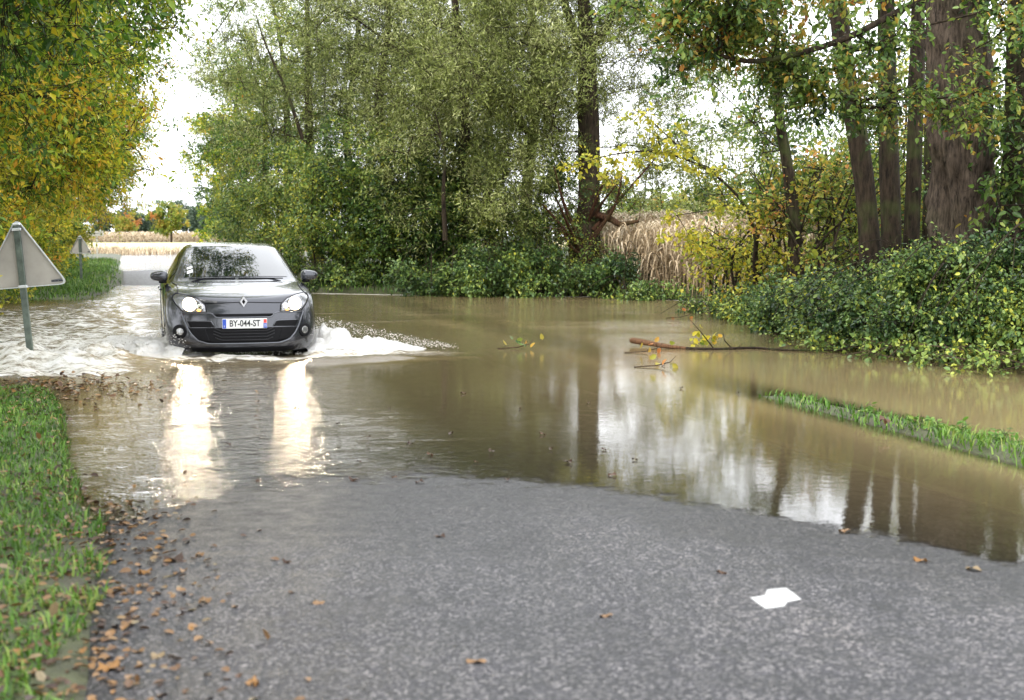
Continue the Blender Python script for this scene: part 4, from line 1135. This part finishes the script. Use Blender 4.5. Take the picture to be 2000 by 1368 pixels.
# ---- beyond
def far_tree(px, py, Y, H, rx, label, mat, v0, n, ln, group):
    b = at(px, py, Y); b[2] = .0
    P = [b, b + [0, 0, H * .3], b + [.2, 0, H * .6], b + [0, 0, H * .85]]
    plant('field_tree', label, 'tree', [(P, [H * .03, H * .024, H * .016, H * .006])], [(b + [0, 0, H * .60], (rx, rx, H * .38), n), (b + [0, 0, H * .4], (rx * .8, rx * .8, H * .22), n // 3)],
          dict(n=10, len=ln, wid=ln * .6, spread=rx * .2, droop=.3, twigs=4, vc=.18, vl=.15, v0=v0, tw=False), mat, B_DARK, group, H * .003, .4)
far_tree(335, 475, 262, 7.6, 3.3, 'lone round tree with orange autumn crown in front of the far maize', K_RUST, .38, 200, .34, None)
far_tree(243, 470, 285, 7.2, 2.8, 'orange brown tree at the edge of the far maize', K_RUST, .5, 150, .34, None)
for px, Y, H, rx, lab in [(205, 400, 12, 6, 'dark haze tinted tree in the far wood, nearest the left hedge'), (275, 400, 8.6, 5.0, 'dark rounded tree in the far wood beside the lone tree'), (310, 430, 9, 4.6, 'dark tree half hidden behind the lone tree'),
                          (365, 420, 11.5, 5, 'tall airy tree in the far wood'), (395, 400, 9.5, 5, 'dark tree in the far wood by the lane hedge'), (440, 410, 11, 6, 'haze tinted tree of the far wood behind the lane hedge')]:
    far_tree(px, 468, Y, H, rx, lab, K_FAR_HAZE, .5, 160, .6, 'trees of the far wood')
for px, Y, H, rx, lab in [(1235, 72, 4.6, 3.0, 'hazy yellow green tree beyond the maize next to the willow'), (1330, 78, 4.4, 3.0, 'hazy green tree beyond the maize'), (1430, 75, 4.2, 3.0, 'rusty tree beyond the maize behind the yellow shrub'), (1560, 80, 5, 3.4, 'green tree far behind the crooked trunk'), (1700, 84, 5, 3.6, 'green tree far behind the leaning trunks')]:
    far_tree(px, 470, Y, H, rx, lab, K_RUST if px in (1430, 1235) else K_HEDGE, .45 if px != 1235 else .3, 150, .2, 'trees beyond the maize')

# ------------------------------------------------------------------ signs
M_SIGNBACK = principled('sign_back_paint', (.33, .31, .275), .5, var=.22, scale=2.2, bmp=.002, bscale=6)
M_RIM_AL = principled('aluminium_edge', (.62, .64, .66), .3, .8, var=.1, scale=9)
M_POST = principled('galvanised_post', (.10, .125, .105), .5, .4, var=.45, scale=9, bmp=.002)
M_SIGNRED = principled('sign_red', (.5, .02, .02), .4)
M_STICK = principled('sticker_ink', (.02, .02, .03), .5)
M_WHITE = principled('white_board', (.72, .70, .64), .5, var=.08)
def tri_outline(hw, h, r, n=8):
    c = [np.array([-hw, 0.]), np.array([hw, 0.]), np.array([0., h])]; out = []
    for i in range(3):
        p, a, b = c[i], c[i - 1], c[(i + 1) % 3]
        u, w = (a - p) / np.linalg.norm(a - p), (b - p) / np.linalg.norm(b - p)
        s0, s1 = p + u * r, p + w * r
        for k in range(n + 1):
            t = k / n; out.append((1 - t) ** 2 * s0 + 2 * t * (1 - t) * p + t * t * s1)
    return np.array(out)
def tri_sign(label, base, top, hw, h, lean, rz, sticker):
    r = empty('triangular_sign', base, 0); r.rotation_euler = (0, lean, rz)
    tag(r, label, 'road sign')
    MB().box((0, -.028, top / 2 - .15), (.075, .04, top + .3), .008).build('post', M_POST, r)
    MB().box((0, -.028, top + .004), (.082, .046, .03), .008).build('post_cap', M_RIM_AL, r)
    z0 = top - h - .01
    O = tri_outline(hw, h + .09, .10)
    O[:, 1] -= 0
    n = len(O)
    V = [(x, 0, z0 + z) for x, z in O] + [(x, .006, z0 + z) for x, z in O]
    pl = mk('plate', V, [list(range(n)), list(range(n, 2 * n))[::-1]], M_SIGNBACK, r)
    I = O.mean(0) + (O - O.mean(0)) * .965
    V = [(x, -.022, z0 + z) for x, z in O] + [(x, .012, z0 + z) for x, z in O] + [(x, -.022, z0 + z) for x, z in I] + [(x, -.001, z0 + z) for x, z in I]
    F = []
    for j in range(n):
        k = (j + 1) % n
        F += [(j, k, n + k, n + j), (j, 2 * n + j, 2 * n + k, k), (2 * n + j, 3 * n + j, 3 * n + k, 2 * n + k)]
    mk('rim', V, F, M_RIM_AL, pl)
    I2 = O.mean(0) + (O - O.mean(0)) * .72
    V = [(x, .009, z0 + z) for x, z in O * [.99, 1]] + [(x, .009, z0 + z) for x, z in I2]
    mk('red_border', V, [(j, (j + 1) % n, n + (j + 1) % n, n + j) for j in range(n)], M_SIGNRED, pl)
    V = [(x, .0085, z0 + z) for x, z in I2]
    mk('white_face', V, [list(range(n))], M_WHITE, pl)
    for zc in (z0 + .012, top - .055):
        MB().box((0, -.032, zc), (.10, .056, .03), .004).build('clamp', M_RIM_AL, r)
    if sticker:
        mk('maker_sticker', [(hw * .62, -.003, z0 + .035), (hw * .90, -.003, z0 + .035), (hw * .84, -.003, z0 + .07), (hw * .62, -.003, z0 + .06)], [(0, 1, 2, 3)], M_TRIM, pl)
        for q, (a, b_) in enumerate([(.64, .70), (.71, .77), (.79, .87)]):
            mk('sticker_print', [(hw * a, -.0045, z0 + .04), (hw * b_, -.0045, z0 + .04), (hw * b_, -.0045, z0 + .053), (hw * a, -.0045, z0 + .053)], [(0, 1, 2, 3)], M_STICK, pl)
    return r
b1 = gp(64, 712); b1[2] = float(land_xy(b1[0], b1[1]))
tri_sign('larger triangular road sign seen from behind, its post leaning in white water', b1, 1.585 - b1[2], .50, .70, math.radians(-4.6), math.radians(4), True)
b2 = gp(160, 548, .1); b2[2] = float(land_xy(b2[0], b2[1]))
tri_sign('smaller triangular road sign seen from behind on the grassy verge', b2, 1.42 - b2[2], .345, .50, math.radians(-1.5), 0, True)
b3 = gp(190, 503, .1); b3 = b3 * np.array([.87, .87, 1]); b3[2] = float(land_xy(b3[0], b3[1]))
ds_ = empty('direction_sign', b3); tag(ds_, 'small white direction board on a thin post before the hedge', 'road sign')
zt = 1.46 + (460 - 452) * b3[1] / F_PX - b3[2]
MB().box((0, 0, zt / 2 - .1), (.07, .05, zt + .2), .01).build('post', M_WHITE, ds_)
bd = MB().box((-.10, -.045, zt - .13), (.95, .03, .27), .01).build('board', M_WHITE, ds_)
MB().box((-.10, -.063, zt - .11), (.85, .008, .05)).build('board_rib', M_RIM_AL, bd)
b4 = gp(414, 480, .1)
mp_ = empty('marker_post', (b4[0], b4[1], float(land_xy(b4[0], b4[1])))); tag(mp_, 'slim white roadside marker post with dark band at the lane hedge', 'post')
MB().box((0, 0, .45), (.14, .12, 1.1), .02).build('post', M_WHITE, mp_)
MB().box((0, -.005, 1.25), (.15, .14, .5), .02).build('dark_band', principled('marker_brown', (.10, .04, .03), .5), mp_)

# ------------------------------------------------------------------ floating wood
M_WOODRED = bark_mat('split_wood', (.035, .02, .014), (.26, .14, .075), 0, 22)
br = gp(1420, 683); root = empty('drift_branch', (br[0], br[1], 0))
tag(root, 'broken branch with raw orange butt floating at the bramble edge', 'branch')
P0 = gp(1232, 676); pth = [gp(1232, 676) + [0, 0, .075], gp(1260, 678) + [0, 0, .06], gp(1300, 681) + [0, 0, .03], gp(1345, 683) + [0, 0, .012]]
MB().tube([p - np.array(root.location) for p in catmull(pth, 4)], list(np.interp(np.linspace(0, 1, 13), [0, .1, .5, 1], [.030, .042, .034, .020])), 9).build('butt', M_WOODRED, root, True)
pth = [gp(1340, 683) + [0, 0, .012], gp(1400, 684) + [0, 0, .012], gp(1470, 682) + [0, 0, .015], gp(1540, 686) + [0, 0, .012], gp(1650, 688) + [0, 0, .02]]
MB().tube([p - np.array(root.location) for p in catmull(pth, 5)], list(np.linspace(.022, .010, 21)), 7).build('stem', B_DARK, root, True)
for a, b, c in [((1395, 684), (1370, 650), (1345, 622)), ((1430, 683), (1415, 665), (1412, 650)), ((1430, 683), (1440, 680), (1450, 672))]:
    q = gp(*a); Yq = q[1]
    MB().tube([q + [0, 0, .01] - np.array(root.location), at(b[0], b[1], Yq - .05) - np.array(root.location), at(c[0], c[1], Yq - .12) - np.array(root.location)], [.009, .007, .003], 5).build('side_twig', B_DARK, root, True)
rng = np.random.default_rng(12)
Pl = np.concatenate([np.stack([at(x + rng.normal() * 9, y + rng.normal() * 8, P0[1] - .05) for _ in range(k)]) for x, y, k in ((1352, 648, 3), (1370, 660, 7), (1385, 668, 8), (1395, 660, 5), (1360, 676, 3))])
Pl[:, 2] = np.maximum(Pl[:, 2], .02)
V, F, va = leaves_mesh(Pl - np.array(root.location), rng.normal(size=Pl.shape) + [0, 0, -.3], rng.normal(size=Pl.shape) * .7 + [0, -1, .3], np.full(len(Pl), .085) * (.6 + .7 * rng.random(len(Pl))), np.full(len(Pl), .07), np.clip(.55 + .2 * rng.normal(size=len(Pl)), 0, 1), 6)
mk('sprig_leaves', V, F, K_YELLOW, root, False, {'v': va})
def sprig(px, py, label, k, mat, seed, v0=.5):
    rng = np.random.default_rng(seed); b = gp(px, py)
    r = empty('floating_sprig', (b[0], b[1], 0)); tag(r, label, 'sprig')
    MB().tube([(-.35, 0, .005), (-.1, .02, .02), (.05, 0, .06), (.12, .02, .13)], [.006, .007, .006, .003], 5).build('stem', B_BROWN, r, True)
    P = np.stack([rng.normal(size=k) * .10 + .03, rng.normal(size=k) * .06, .02 + .12 * rng.random(k)], 1)
    V, F, va = leaves_mesh(P, rng.normal(size=P.shape), rng.normal(size=P.shape) + [0, -.8, .4], np.full(k, .09), np.full(k, .06), np.clip(v0 + .25 * rng.normal(size=k), 0, 1), 6)
    mk('sprig_leaves', V, F, mat, r, False, {'v': va})
sprig(1025, 682, 'small leafy sprig drifting alone in mid flood', 9, K_OAK, 3, .5)
sprig(1275, 690, 'tiny dark sprig floating before the raw branch butt', 6, K_RUST, 4, .8)
sprig(1300, 718, 'brown curled leaf cluster drifting in the bright reflection', 4, K_RUST, 5, .9)
sprig(1340, 622, 'dark leaf pair hanging over the water at the bramble tip', 4, K_RUST, 6, 1.0)

# ------------------------------------------------------------------ spray thrown up by the car
m, n, l = nodes('white_water')
v = obj_coords(n)
w1 = noise(n, l, 11, 6, .7, v); w2 = noise(n, l, 45, 3, .6, v)
p = n.new('ShaderNodeBsdfPrincipled'); p.inputs['Roughness'].default_value = .3
rw = ramp(n, [(.28, (.66, .63, .55)), (.5, (.86, .85, .82))]); l.new(w1.outputs[0], rw.inputs[0]); l.new(rw.outputs[0], p.inputs['Base Color'])
hb = math_(n, l, 'ADD', math_(n, l, 'MULTIPLY', w1.outputs[0], .05), math_(n, l, 'MULTIPLY', w2.outputs[0], .008))
l.new(bump(n, l, hb, 1, 1), p.inputs['Normal'])
tl_ = n.new('ShaderNodeBsdfTranslucent'); tl_.inputs[0].default_value = (.85, .84, .8, 1)
mxs = n.new('ShaderNodeMixShader'); mxs.inputs[0].default_value = .3; l.new(p.outputs[0], mxs.inputs[1]); l.new(tl_.outputs[0], mxs.inputs[2])
o = n.new('ShaderNodeOutputMaterial'); l.new(mxs.outputs[0], o.inputs[0])
M_SPRAY = m
def splash(label, s0, t0, sgn, length, H, width, seed, nd):
    """a fan of broken water leaving the car sideways: mound plus flung drops"""
    nu, nv = 90, 40
    u, w = np.meshgrid(np.linspace(0, 1, nu), np.linspace(-1, 1, nv), indexing='ij')
    t = t0 + sgn * length * u
    s = s0 + w * width * (1 - .55 * u) + .10 * u
    prof_ = H * (np.interp(u, [0, .12, .35, .7, 1], [.70, 1, .70, .30, .0])) * np.clip(1 - np.abs(w) ** 1.7, 0, 1)
    rg = 1 - 2 * np.abs(fbm(t * 3.5, s * 5, seed, 4))
    z = prof_ * np.clip(.65 + 1.3 * fbm(t * 5, s * 5, seed + 1, 4) + .35 * rg, .08, 2) - .03
    t = t + .18 * fbm(s * 7, t * 7 + z * 9, seed + 2, 3) * (prof_ > .02); s = s + .16 * fbm(t * 7, s * 7, seed + 3, 3)
    X, Y = xy(s, t); c = xy(s0, t0); c = np.array([float(c[0]), float(c[1]), 0])
    r = empty('water_splash', c); tag(r, label, 'splash', kind='stuff')
    mk('splash_mound', np.stack([X.ravel(), Y.ravel(), z.ravel()], 1) - c, grid_faces(nu, nv), M_SPRAY, r, True)
    rng = np.random.default_rng(seed)
    uu = rng.random(nd) ** 1.5; ww = rng.normal(size=nd) * .45
    tt = t0 + sgn * (length * 1.08 * uu) + rng.normal(size=nd) * .05; sq = s0 + ww * width * (1 - .4 * uu)
    zt_ = H * np.interp(uu, [0, .12, .35, .7, 1], [.75, 1, .75, .38, .1]) * (.30 + .95 * rng.random(nd) ** 1.1) + .02 * rng.random(nd)
    X, Y = xy(sq, tt); P = np.stack([X, Y, zt_], 1) - c
    rad = .002 + .0055 * rng.random(nd) ** 3
    dv = unit(np.stack([sgn * NX + rng.normal(size=nd) * .5, sgn * NY + rng.normal(size=nd) * .5, rng.normal(size=nd) * .5], 1))
    a = unit(np.cross(dv, rng.normal(size=(nd, 3)))); b = np.cross(dv, a); st_ = (1 + 1.6 * rng.random(nd) ** 2)[:, None]; R = rad[:, None]
    V = np.stack([P + dv * R * st_, P - dv * R * st_, P + a * R, P - a * R, P + b * R, P - b * R], 1).reshape(-1, 3)
    tri = np.array([[0, 2, 4], [0, 4, 3], [0, 3, 5], [0, 5, 2], [1, 4, 2], [1, 3, 4], [1, 5, 3], [1, 2, 5]])
    mk('spray_drops', V, (np.arange(nd)[:, None, None] * 6 + tri[None]).reshape(-1, 3), M_SPRAY, r, True)
splash('white fan of spray flung onto the open flood beside the car', cs + .75, ct + .80, 1, 1.75, .34, .55, 11, 3000)
splash('foaming splash bursting from the wheel on the verge side', cs + .6, ct - .70, -1, 1.7, .27, .65, 12, 3200)
splash('low curl of foam rolling across the verge in front of the sign', cs + .2, ct - 1.7, -1, 2.2, .13, .55, 13, 700)
splash('trailing foam hump further back along the verge', cs + 2.4, ct - .95, -1, 2.6, .16, .9, 14, 900)
splash('small churned ruff of water under the front bumper', cs + .35, ct - .75, 1, 1.55, .07, .3, 15, 500)

# ------------------------------------------------------------------ grass, litter, paper
K_GRASS = leaf_mat('grass_blade', [(.025, .06, .010), (.065, .15, .018), (.12, .235, .03), (.27, .31, .08)], .35, .4)
def grass(name, label, s, t, hmin, hmax, wid, seed, floor=-.015, mat=None):
    rng = np.random.default_rng(seed); z = land_h(s, t); ok = z > floor
    s, t, z = s[ok], t[ok], z[ok]; n = len(s); X, Y = xy(s, t)
    b = np.stack([X, Y, z - .01], 1); h = (hmin + (hmax - hmin) * rng.random(n) ** 1.5)[:, None]; a = rng.random(n) * 6.283
    ln = np.stack([np.cos(a), np.sin(a), 0 * a], 1); sd_ = np.stack([-np.sin(a), np.cos(a), 0 * a], 1) * (wid * (.6 + .8 * rng.random(n)))[:, None]
    bd_ = (.35 + .95 * rng.random(n))[:, None]
    up = np.array([0, 0, 1.])
    m1 = b + up * h * .6 + ln * h * bd_ * .3; tp = b + up * h * (1 - .25 * bd_) + ln * h * bd_ * .9
    V = np.stack([b + sd_, b - sd_, m1 + sd_ * .8, m1 - sd_ * .8, tp], 1).reshape(-1, 3)
    tri = np.array([[0, 1, 3], [0, 3, 2], [2, 3, 4]])
    va = np.repeat(np.clip(.45 + .25 * rng.normal(size=n) + .9 * fbm(s * 1.5, t * 1.5, seed, 3), 0, 1), 5)
    o = mk(name, V, (np.arange(n)[:, None, None] * 5 + tri[None]).reshape(-1, 3), mat or K_GRASS, None, False, {'v': va})
    return tag(o, label, 'grass', kind='stuff')
rng = np.random.default_rng(90)
n_ = 95000; s_ = rng.uniform(-8, 7, n_); t_ = rng.uniform(-3.6, .12, n_); kp = (t_ < .02 + .5 * fbm(s_ * 1.6, s_ * 0, 17, 4)) & (vnoise(s_ * 2.2, t_ * 2.2, 5) + .35 * smooth(-.1, -.6, t_) > np.where(s_ < 1, .16, .30))
grass('verge_grass', 'short bright green grass on the near left verge', s_[kp], t_[kp], .025, .095, .0045, 1)
n_ = 9000; s_ = rng.uniform(-6, 4.3, n_); t_ = rng.normal(5.92, .25, n_); kp = rng.random(n_) < np.interp(s_, [0, 4.3], [1, .25]) * (.4 + .9 * vnoise(s_ * 3, t_ * 3, 7)); s_, t_ = s_[kp], t_[kp]
grass('strip_grass', 'lush grass on the narrow strip rising out of the flood', s_, t_, .03, .12, .0055, 2, -.02)
n_ = 30000; s_ = rng.uniform(24.5, 75, n_); t_ = -3.2 * rng.random(n_) ** .9 + .1; kp = rng.random(n_) < smooth(24, 30, s_) * smooth(.1, -.9, t_) * (.25 + 1.1 * vnoise(s_ * .8, t_ * 1.5, 13)); s_, t_ = s_[kp], t_[kp]
grass('far_verge_grass', 'rank green grass along the far left verge', s_, t_, .05, .22, .010, 3)
n_ = 9000; s_ = rng.uniform(100, 116, n_); t_ = rng.uniform(-9, 22, n_)
grass('field_edge_grass', 'tall pale grass at the edge of the stubble field', s_, t_, .3, .8, .02, 4, mat=M_CORN)
n_ = 9000; s_ = rng.uniform(20, 30, n_); t_ = rng.uniform(5, 15, n_)
grass('bank_grass', 'green grass fringe at the foot of the far hedge', s_, t_, .08, .3, .008, 5, -.01)
# weeds on the strip
for i, (px, py) in enumerate([(1830, 850), (1795, 845), (1880, 862), (1960, 880), (1700, 818)]):
    b = gp(px, py); b[2] = float(land_xy(b[0], b[1]))
    rng = np.random.default_rng(700 + i); k = 16; r = empty('verge_weed', b)
    tag(r, 'broad leaved green weed standing out of the grass strip', 'weed', 'weeds on the grass strip')
    for q in range(3): MB().tube([(0, 0, -.02), (rng.normal() * .02, rng.normal() * .02, .05), (rng.normal() * .03, rng.normal() * .03, .10)], [.004, .003, .002], 4).build('stem', M_SOIL, r)
    P = np.stack([rng.normal(size=k) * .04, rng.normal(size=k) * .04, 
.01 + .09 * rng.random(k)], 1)
    V, F, va = leaves_mesh(P, np.stack([rng.normal(size=k), rng.normal(size=k), .3 + 0 * P[:, 0]], 1), rng.normal(size=P.shape) * .4 + [0, 0, 1], np.full(k, .055), np.full(k, .026), np.clip(.5 + .2 * rng.normal(size=k), 0, 1), 6)
    mk('foliage', V, F, K_GRASS, r, False, {'v': va})
# fallen leaves
K_FALL = leaf_mat('fallen_leaf', [(.025, .014, .009), (.06, .03, .016), (.11, .06, .03), (.19, .11, .05), (.21, .105, .03), (.17, .14, .085)], .1, .4)
def litter(name, label, s, t, z, size, seed, sink=.0):
    rng = np.random.default_rng(seed); n = len(s); X, Y = xy(s, t); P = np.stack([X, Y, z + .006 + sink], 1)
    Ad = np.stack([rng.normal(size=n), rng.normal(size=n), rng.normal(size=n) * .18], 1); N = np.stack([rng.normal(size=n) * .28, rng.normal(size=n) * .28, np.ones(n)], 1)
    sc = .6 + .7 * rng.random(n)
    V, F, va = leaves_mesh(P, Ad, N, size * sc, size * .62 * sc, rng.random(n), 6)
    return tag(mk(name, V, F, K_FALL, None, False, {'v': va}), label, 'leaf litter', kind='stuff')
rng = np.random.default_rng(33)
n_ = 2600; s_ = rng.uniform(-8, 1.2, n_); t_ = np.clip(rng.normal(-.02, .26, n_), -.9, .8); z_ = np.where((t_ > .05), road_h(s_, t_) + .004, land_h(s_, t_)); kp = z_ > -.02
litter('leaf_litter', 'brown and yellow leaf litter along the left road edge', s_[kp], t_[kp], z_[kp], .042, 3)
n_ = 2400; s_ = rng.uniform(-7, 7.4, n_); t_ = -2.6 * rng.random(n_); z_ = land_h(s_, t_); kp = z_ > -.03
litter('verge_litter', 'reddish brown leaves scattered through the near verge grass', s_[kp], t_[kp], z_[kp] + .045 * rng.random(kp.sum()), .05, 4)
n_ = 1000; s_ = 6.3 + .75 * rng.normal(size=n_); t_ = -.9 + .75 * rng.normal(size=n_); z_ = np.maximum(land_h(s_, t_), -.005)
litter('drowned_litter', 'dark sodden leaves where the wave washes over the verge', s_, t_, z_ + .012, .06, 5)
MESHES = []
for k in range(6):
    rng = np.random.default_rng(800 + k)
    ang = np.linspace(0, 2 * math.pi, 14, endpoint=False); rr_ = .5 + .22 * rng.random(14) + .12 * (np.arange(14) % 2)
    V = [(0, 0, .12)] + [(r_ * math.cos(a), .62 * r_ * math.sin(a), .10 + .16 * rng.normal()) for a, r_ in zip(ang, rr_)]
    va = np.full(15, [.1, .25, .4, .55, .8, .95][k])
    MESHES.append(mesh_data('fallen_leaf', V, [(0, 1 + j, 1 + (j + 1) % 14) for j in range(14)], K_FALL, False, {'v': va}))
rng = np.random.default_rng(41)
def lone_leaf(X, Y, z, size, label, group, k=None):
    o = link('fallen_leaf', MESHES[int(rng.integers(6)) if k is None else k], None, (X, Y, z + .004))
    o.scale = (size, size, size); o.rotation_euler = (0, 0, rng.random() * 6.28)
    tag(o, label, 'leaf', group)
for px, py, k, sz in [(340, 1095, 0, .075), (400, 1175, 3, .06), (212, 1308, 4, .06), (492, 1338, 4, .05), (160, 1160, 1, .07), (690, 940, 0, .06), (930, 1295, 3, .05), (1185, 1205, 3, .04), (560, 1100, 0, .04), (285, 1120, 4, .05), (310, 1285, 5, .055), (250, 1220, 3, .05), (1900, 1115, 5, .06), (1800, 1098, 4, .05), (1650, 1040, 3, .05), (860, 1050, 0, .04), (1410, 1120, 1, .035), (620, 1180, 3, .04), (390, 1085, 3, .05)]:
    b = gp(px, py); s_, t_ = st(b[0], b[1]); z_ = float(road_h(s_, t_)) + .004
    b = gp(px, py, z_); lone_leaf(b[0], b[1], max(z_, .0), sz, 'single fallen leaf lying on the wet grey asphalt', 'fallen leaves on the asphalt', k)
for px, py in [(700, 905), (800, 870), (840, 890), (960, 885), (1015, 800), (905, 770), (760, 800), (1060, 850), (720, 855), (880, 850), (1110, 905), (1180, 880), (990, 940), (820, 945), (1150, 790), (1295, 716), (1075, 880), (930, 905), (770, 935), (1240, 900), (505, 942), (445, 870), (580, 800), (500, 815), (1330, 760), (1440, 770), (660, 830), (1195, 930)]:
    b = gp(px, py); lone_leaf(b[0], b[1], .006, .026 + .022 * rng.random(), 'single dark leaf floating on the flood water', 'leaves floating on the flood', int(rng.integers(0, 2)))
b = gp(1728, 848); lone_leaf(b[0], b[1], .10, .10, 'large rust brown leaf caught upright on the grass strip', None, 1)
# paper
M_PAPER = principled('white_paper', (.33, .33, .325), .6, var=.05, scale=30, bmp=.004, bscale=25)
zc_ = .055
O = np.array([(1465, 1168), (1494, 1163), (1498, 1153), (1535, 1148), (1551, 1160), (1565, 1172), (1538, 1176), (1532, 1186), (1496, 1190), (1480, 1180)], float)
b = gp(1515, 1168); s_, t_ = st(b[0], b[1]); zc_ = float(road_h(s_, t_)) + .008
P3 = np.array([gp(x, y, zc_) for x, y in O]); c = P3.mean(0); rng = np.random.default_rng(2)
ring2 = c + (P3 - c) * .5
P3[:, 2] += .004 * rng.random(len(P3)); ring2[:, 2] += .012 * rng.random(len(P3)) + .003
V = np.concatenate([P3, ring2, [c + [0, 0, .010]], P3 - [0, 0, .003]]) - c; k = len(O)
F = [(j, (j + 1) % k, k + (j + 1) % k, k + j) for j in range(k)] + [(k + j, k + (j + 1) % k, 2 * k) for j in range(k)] + [(2 * k + 1 + j, 2 * k + 1 + (j + 1) % k, (j + 1) % k, j) for j in range(k)]
tag(mk('paper_scrap', V, F, M_PAPER, None, False, None, c), 'crumpled white scrap of paper lying on the asphalt', 'paper')
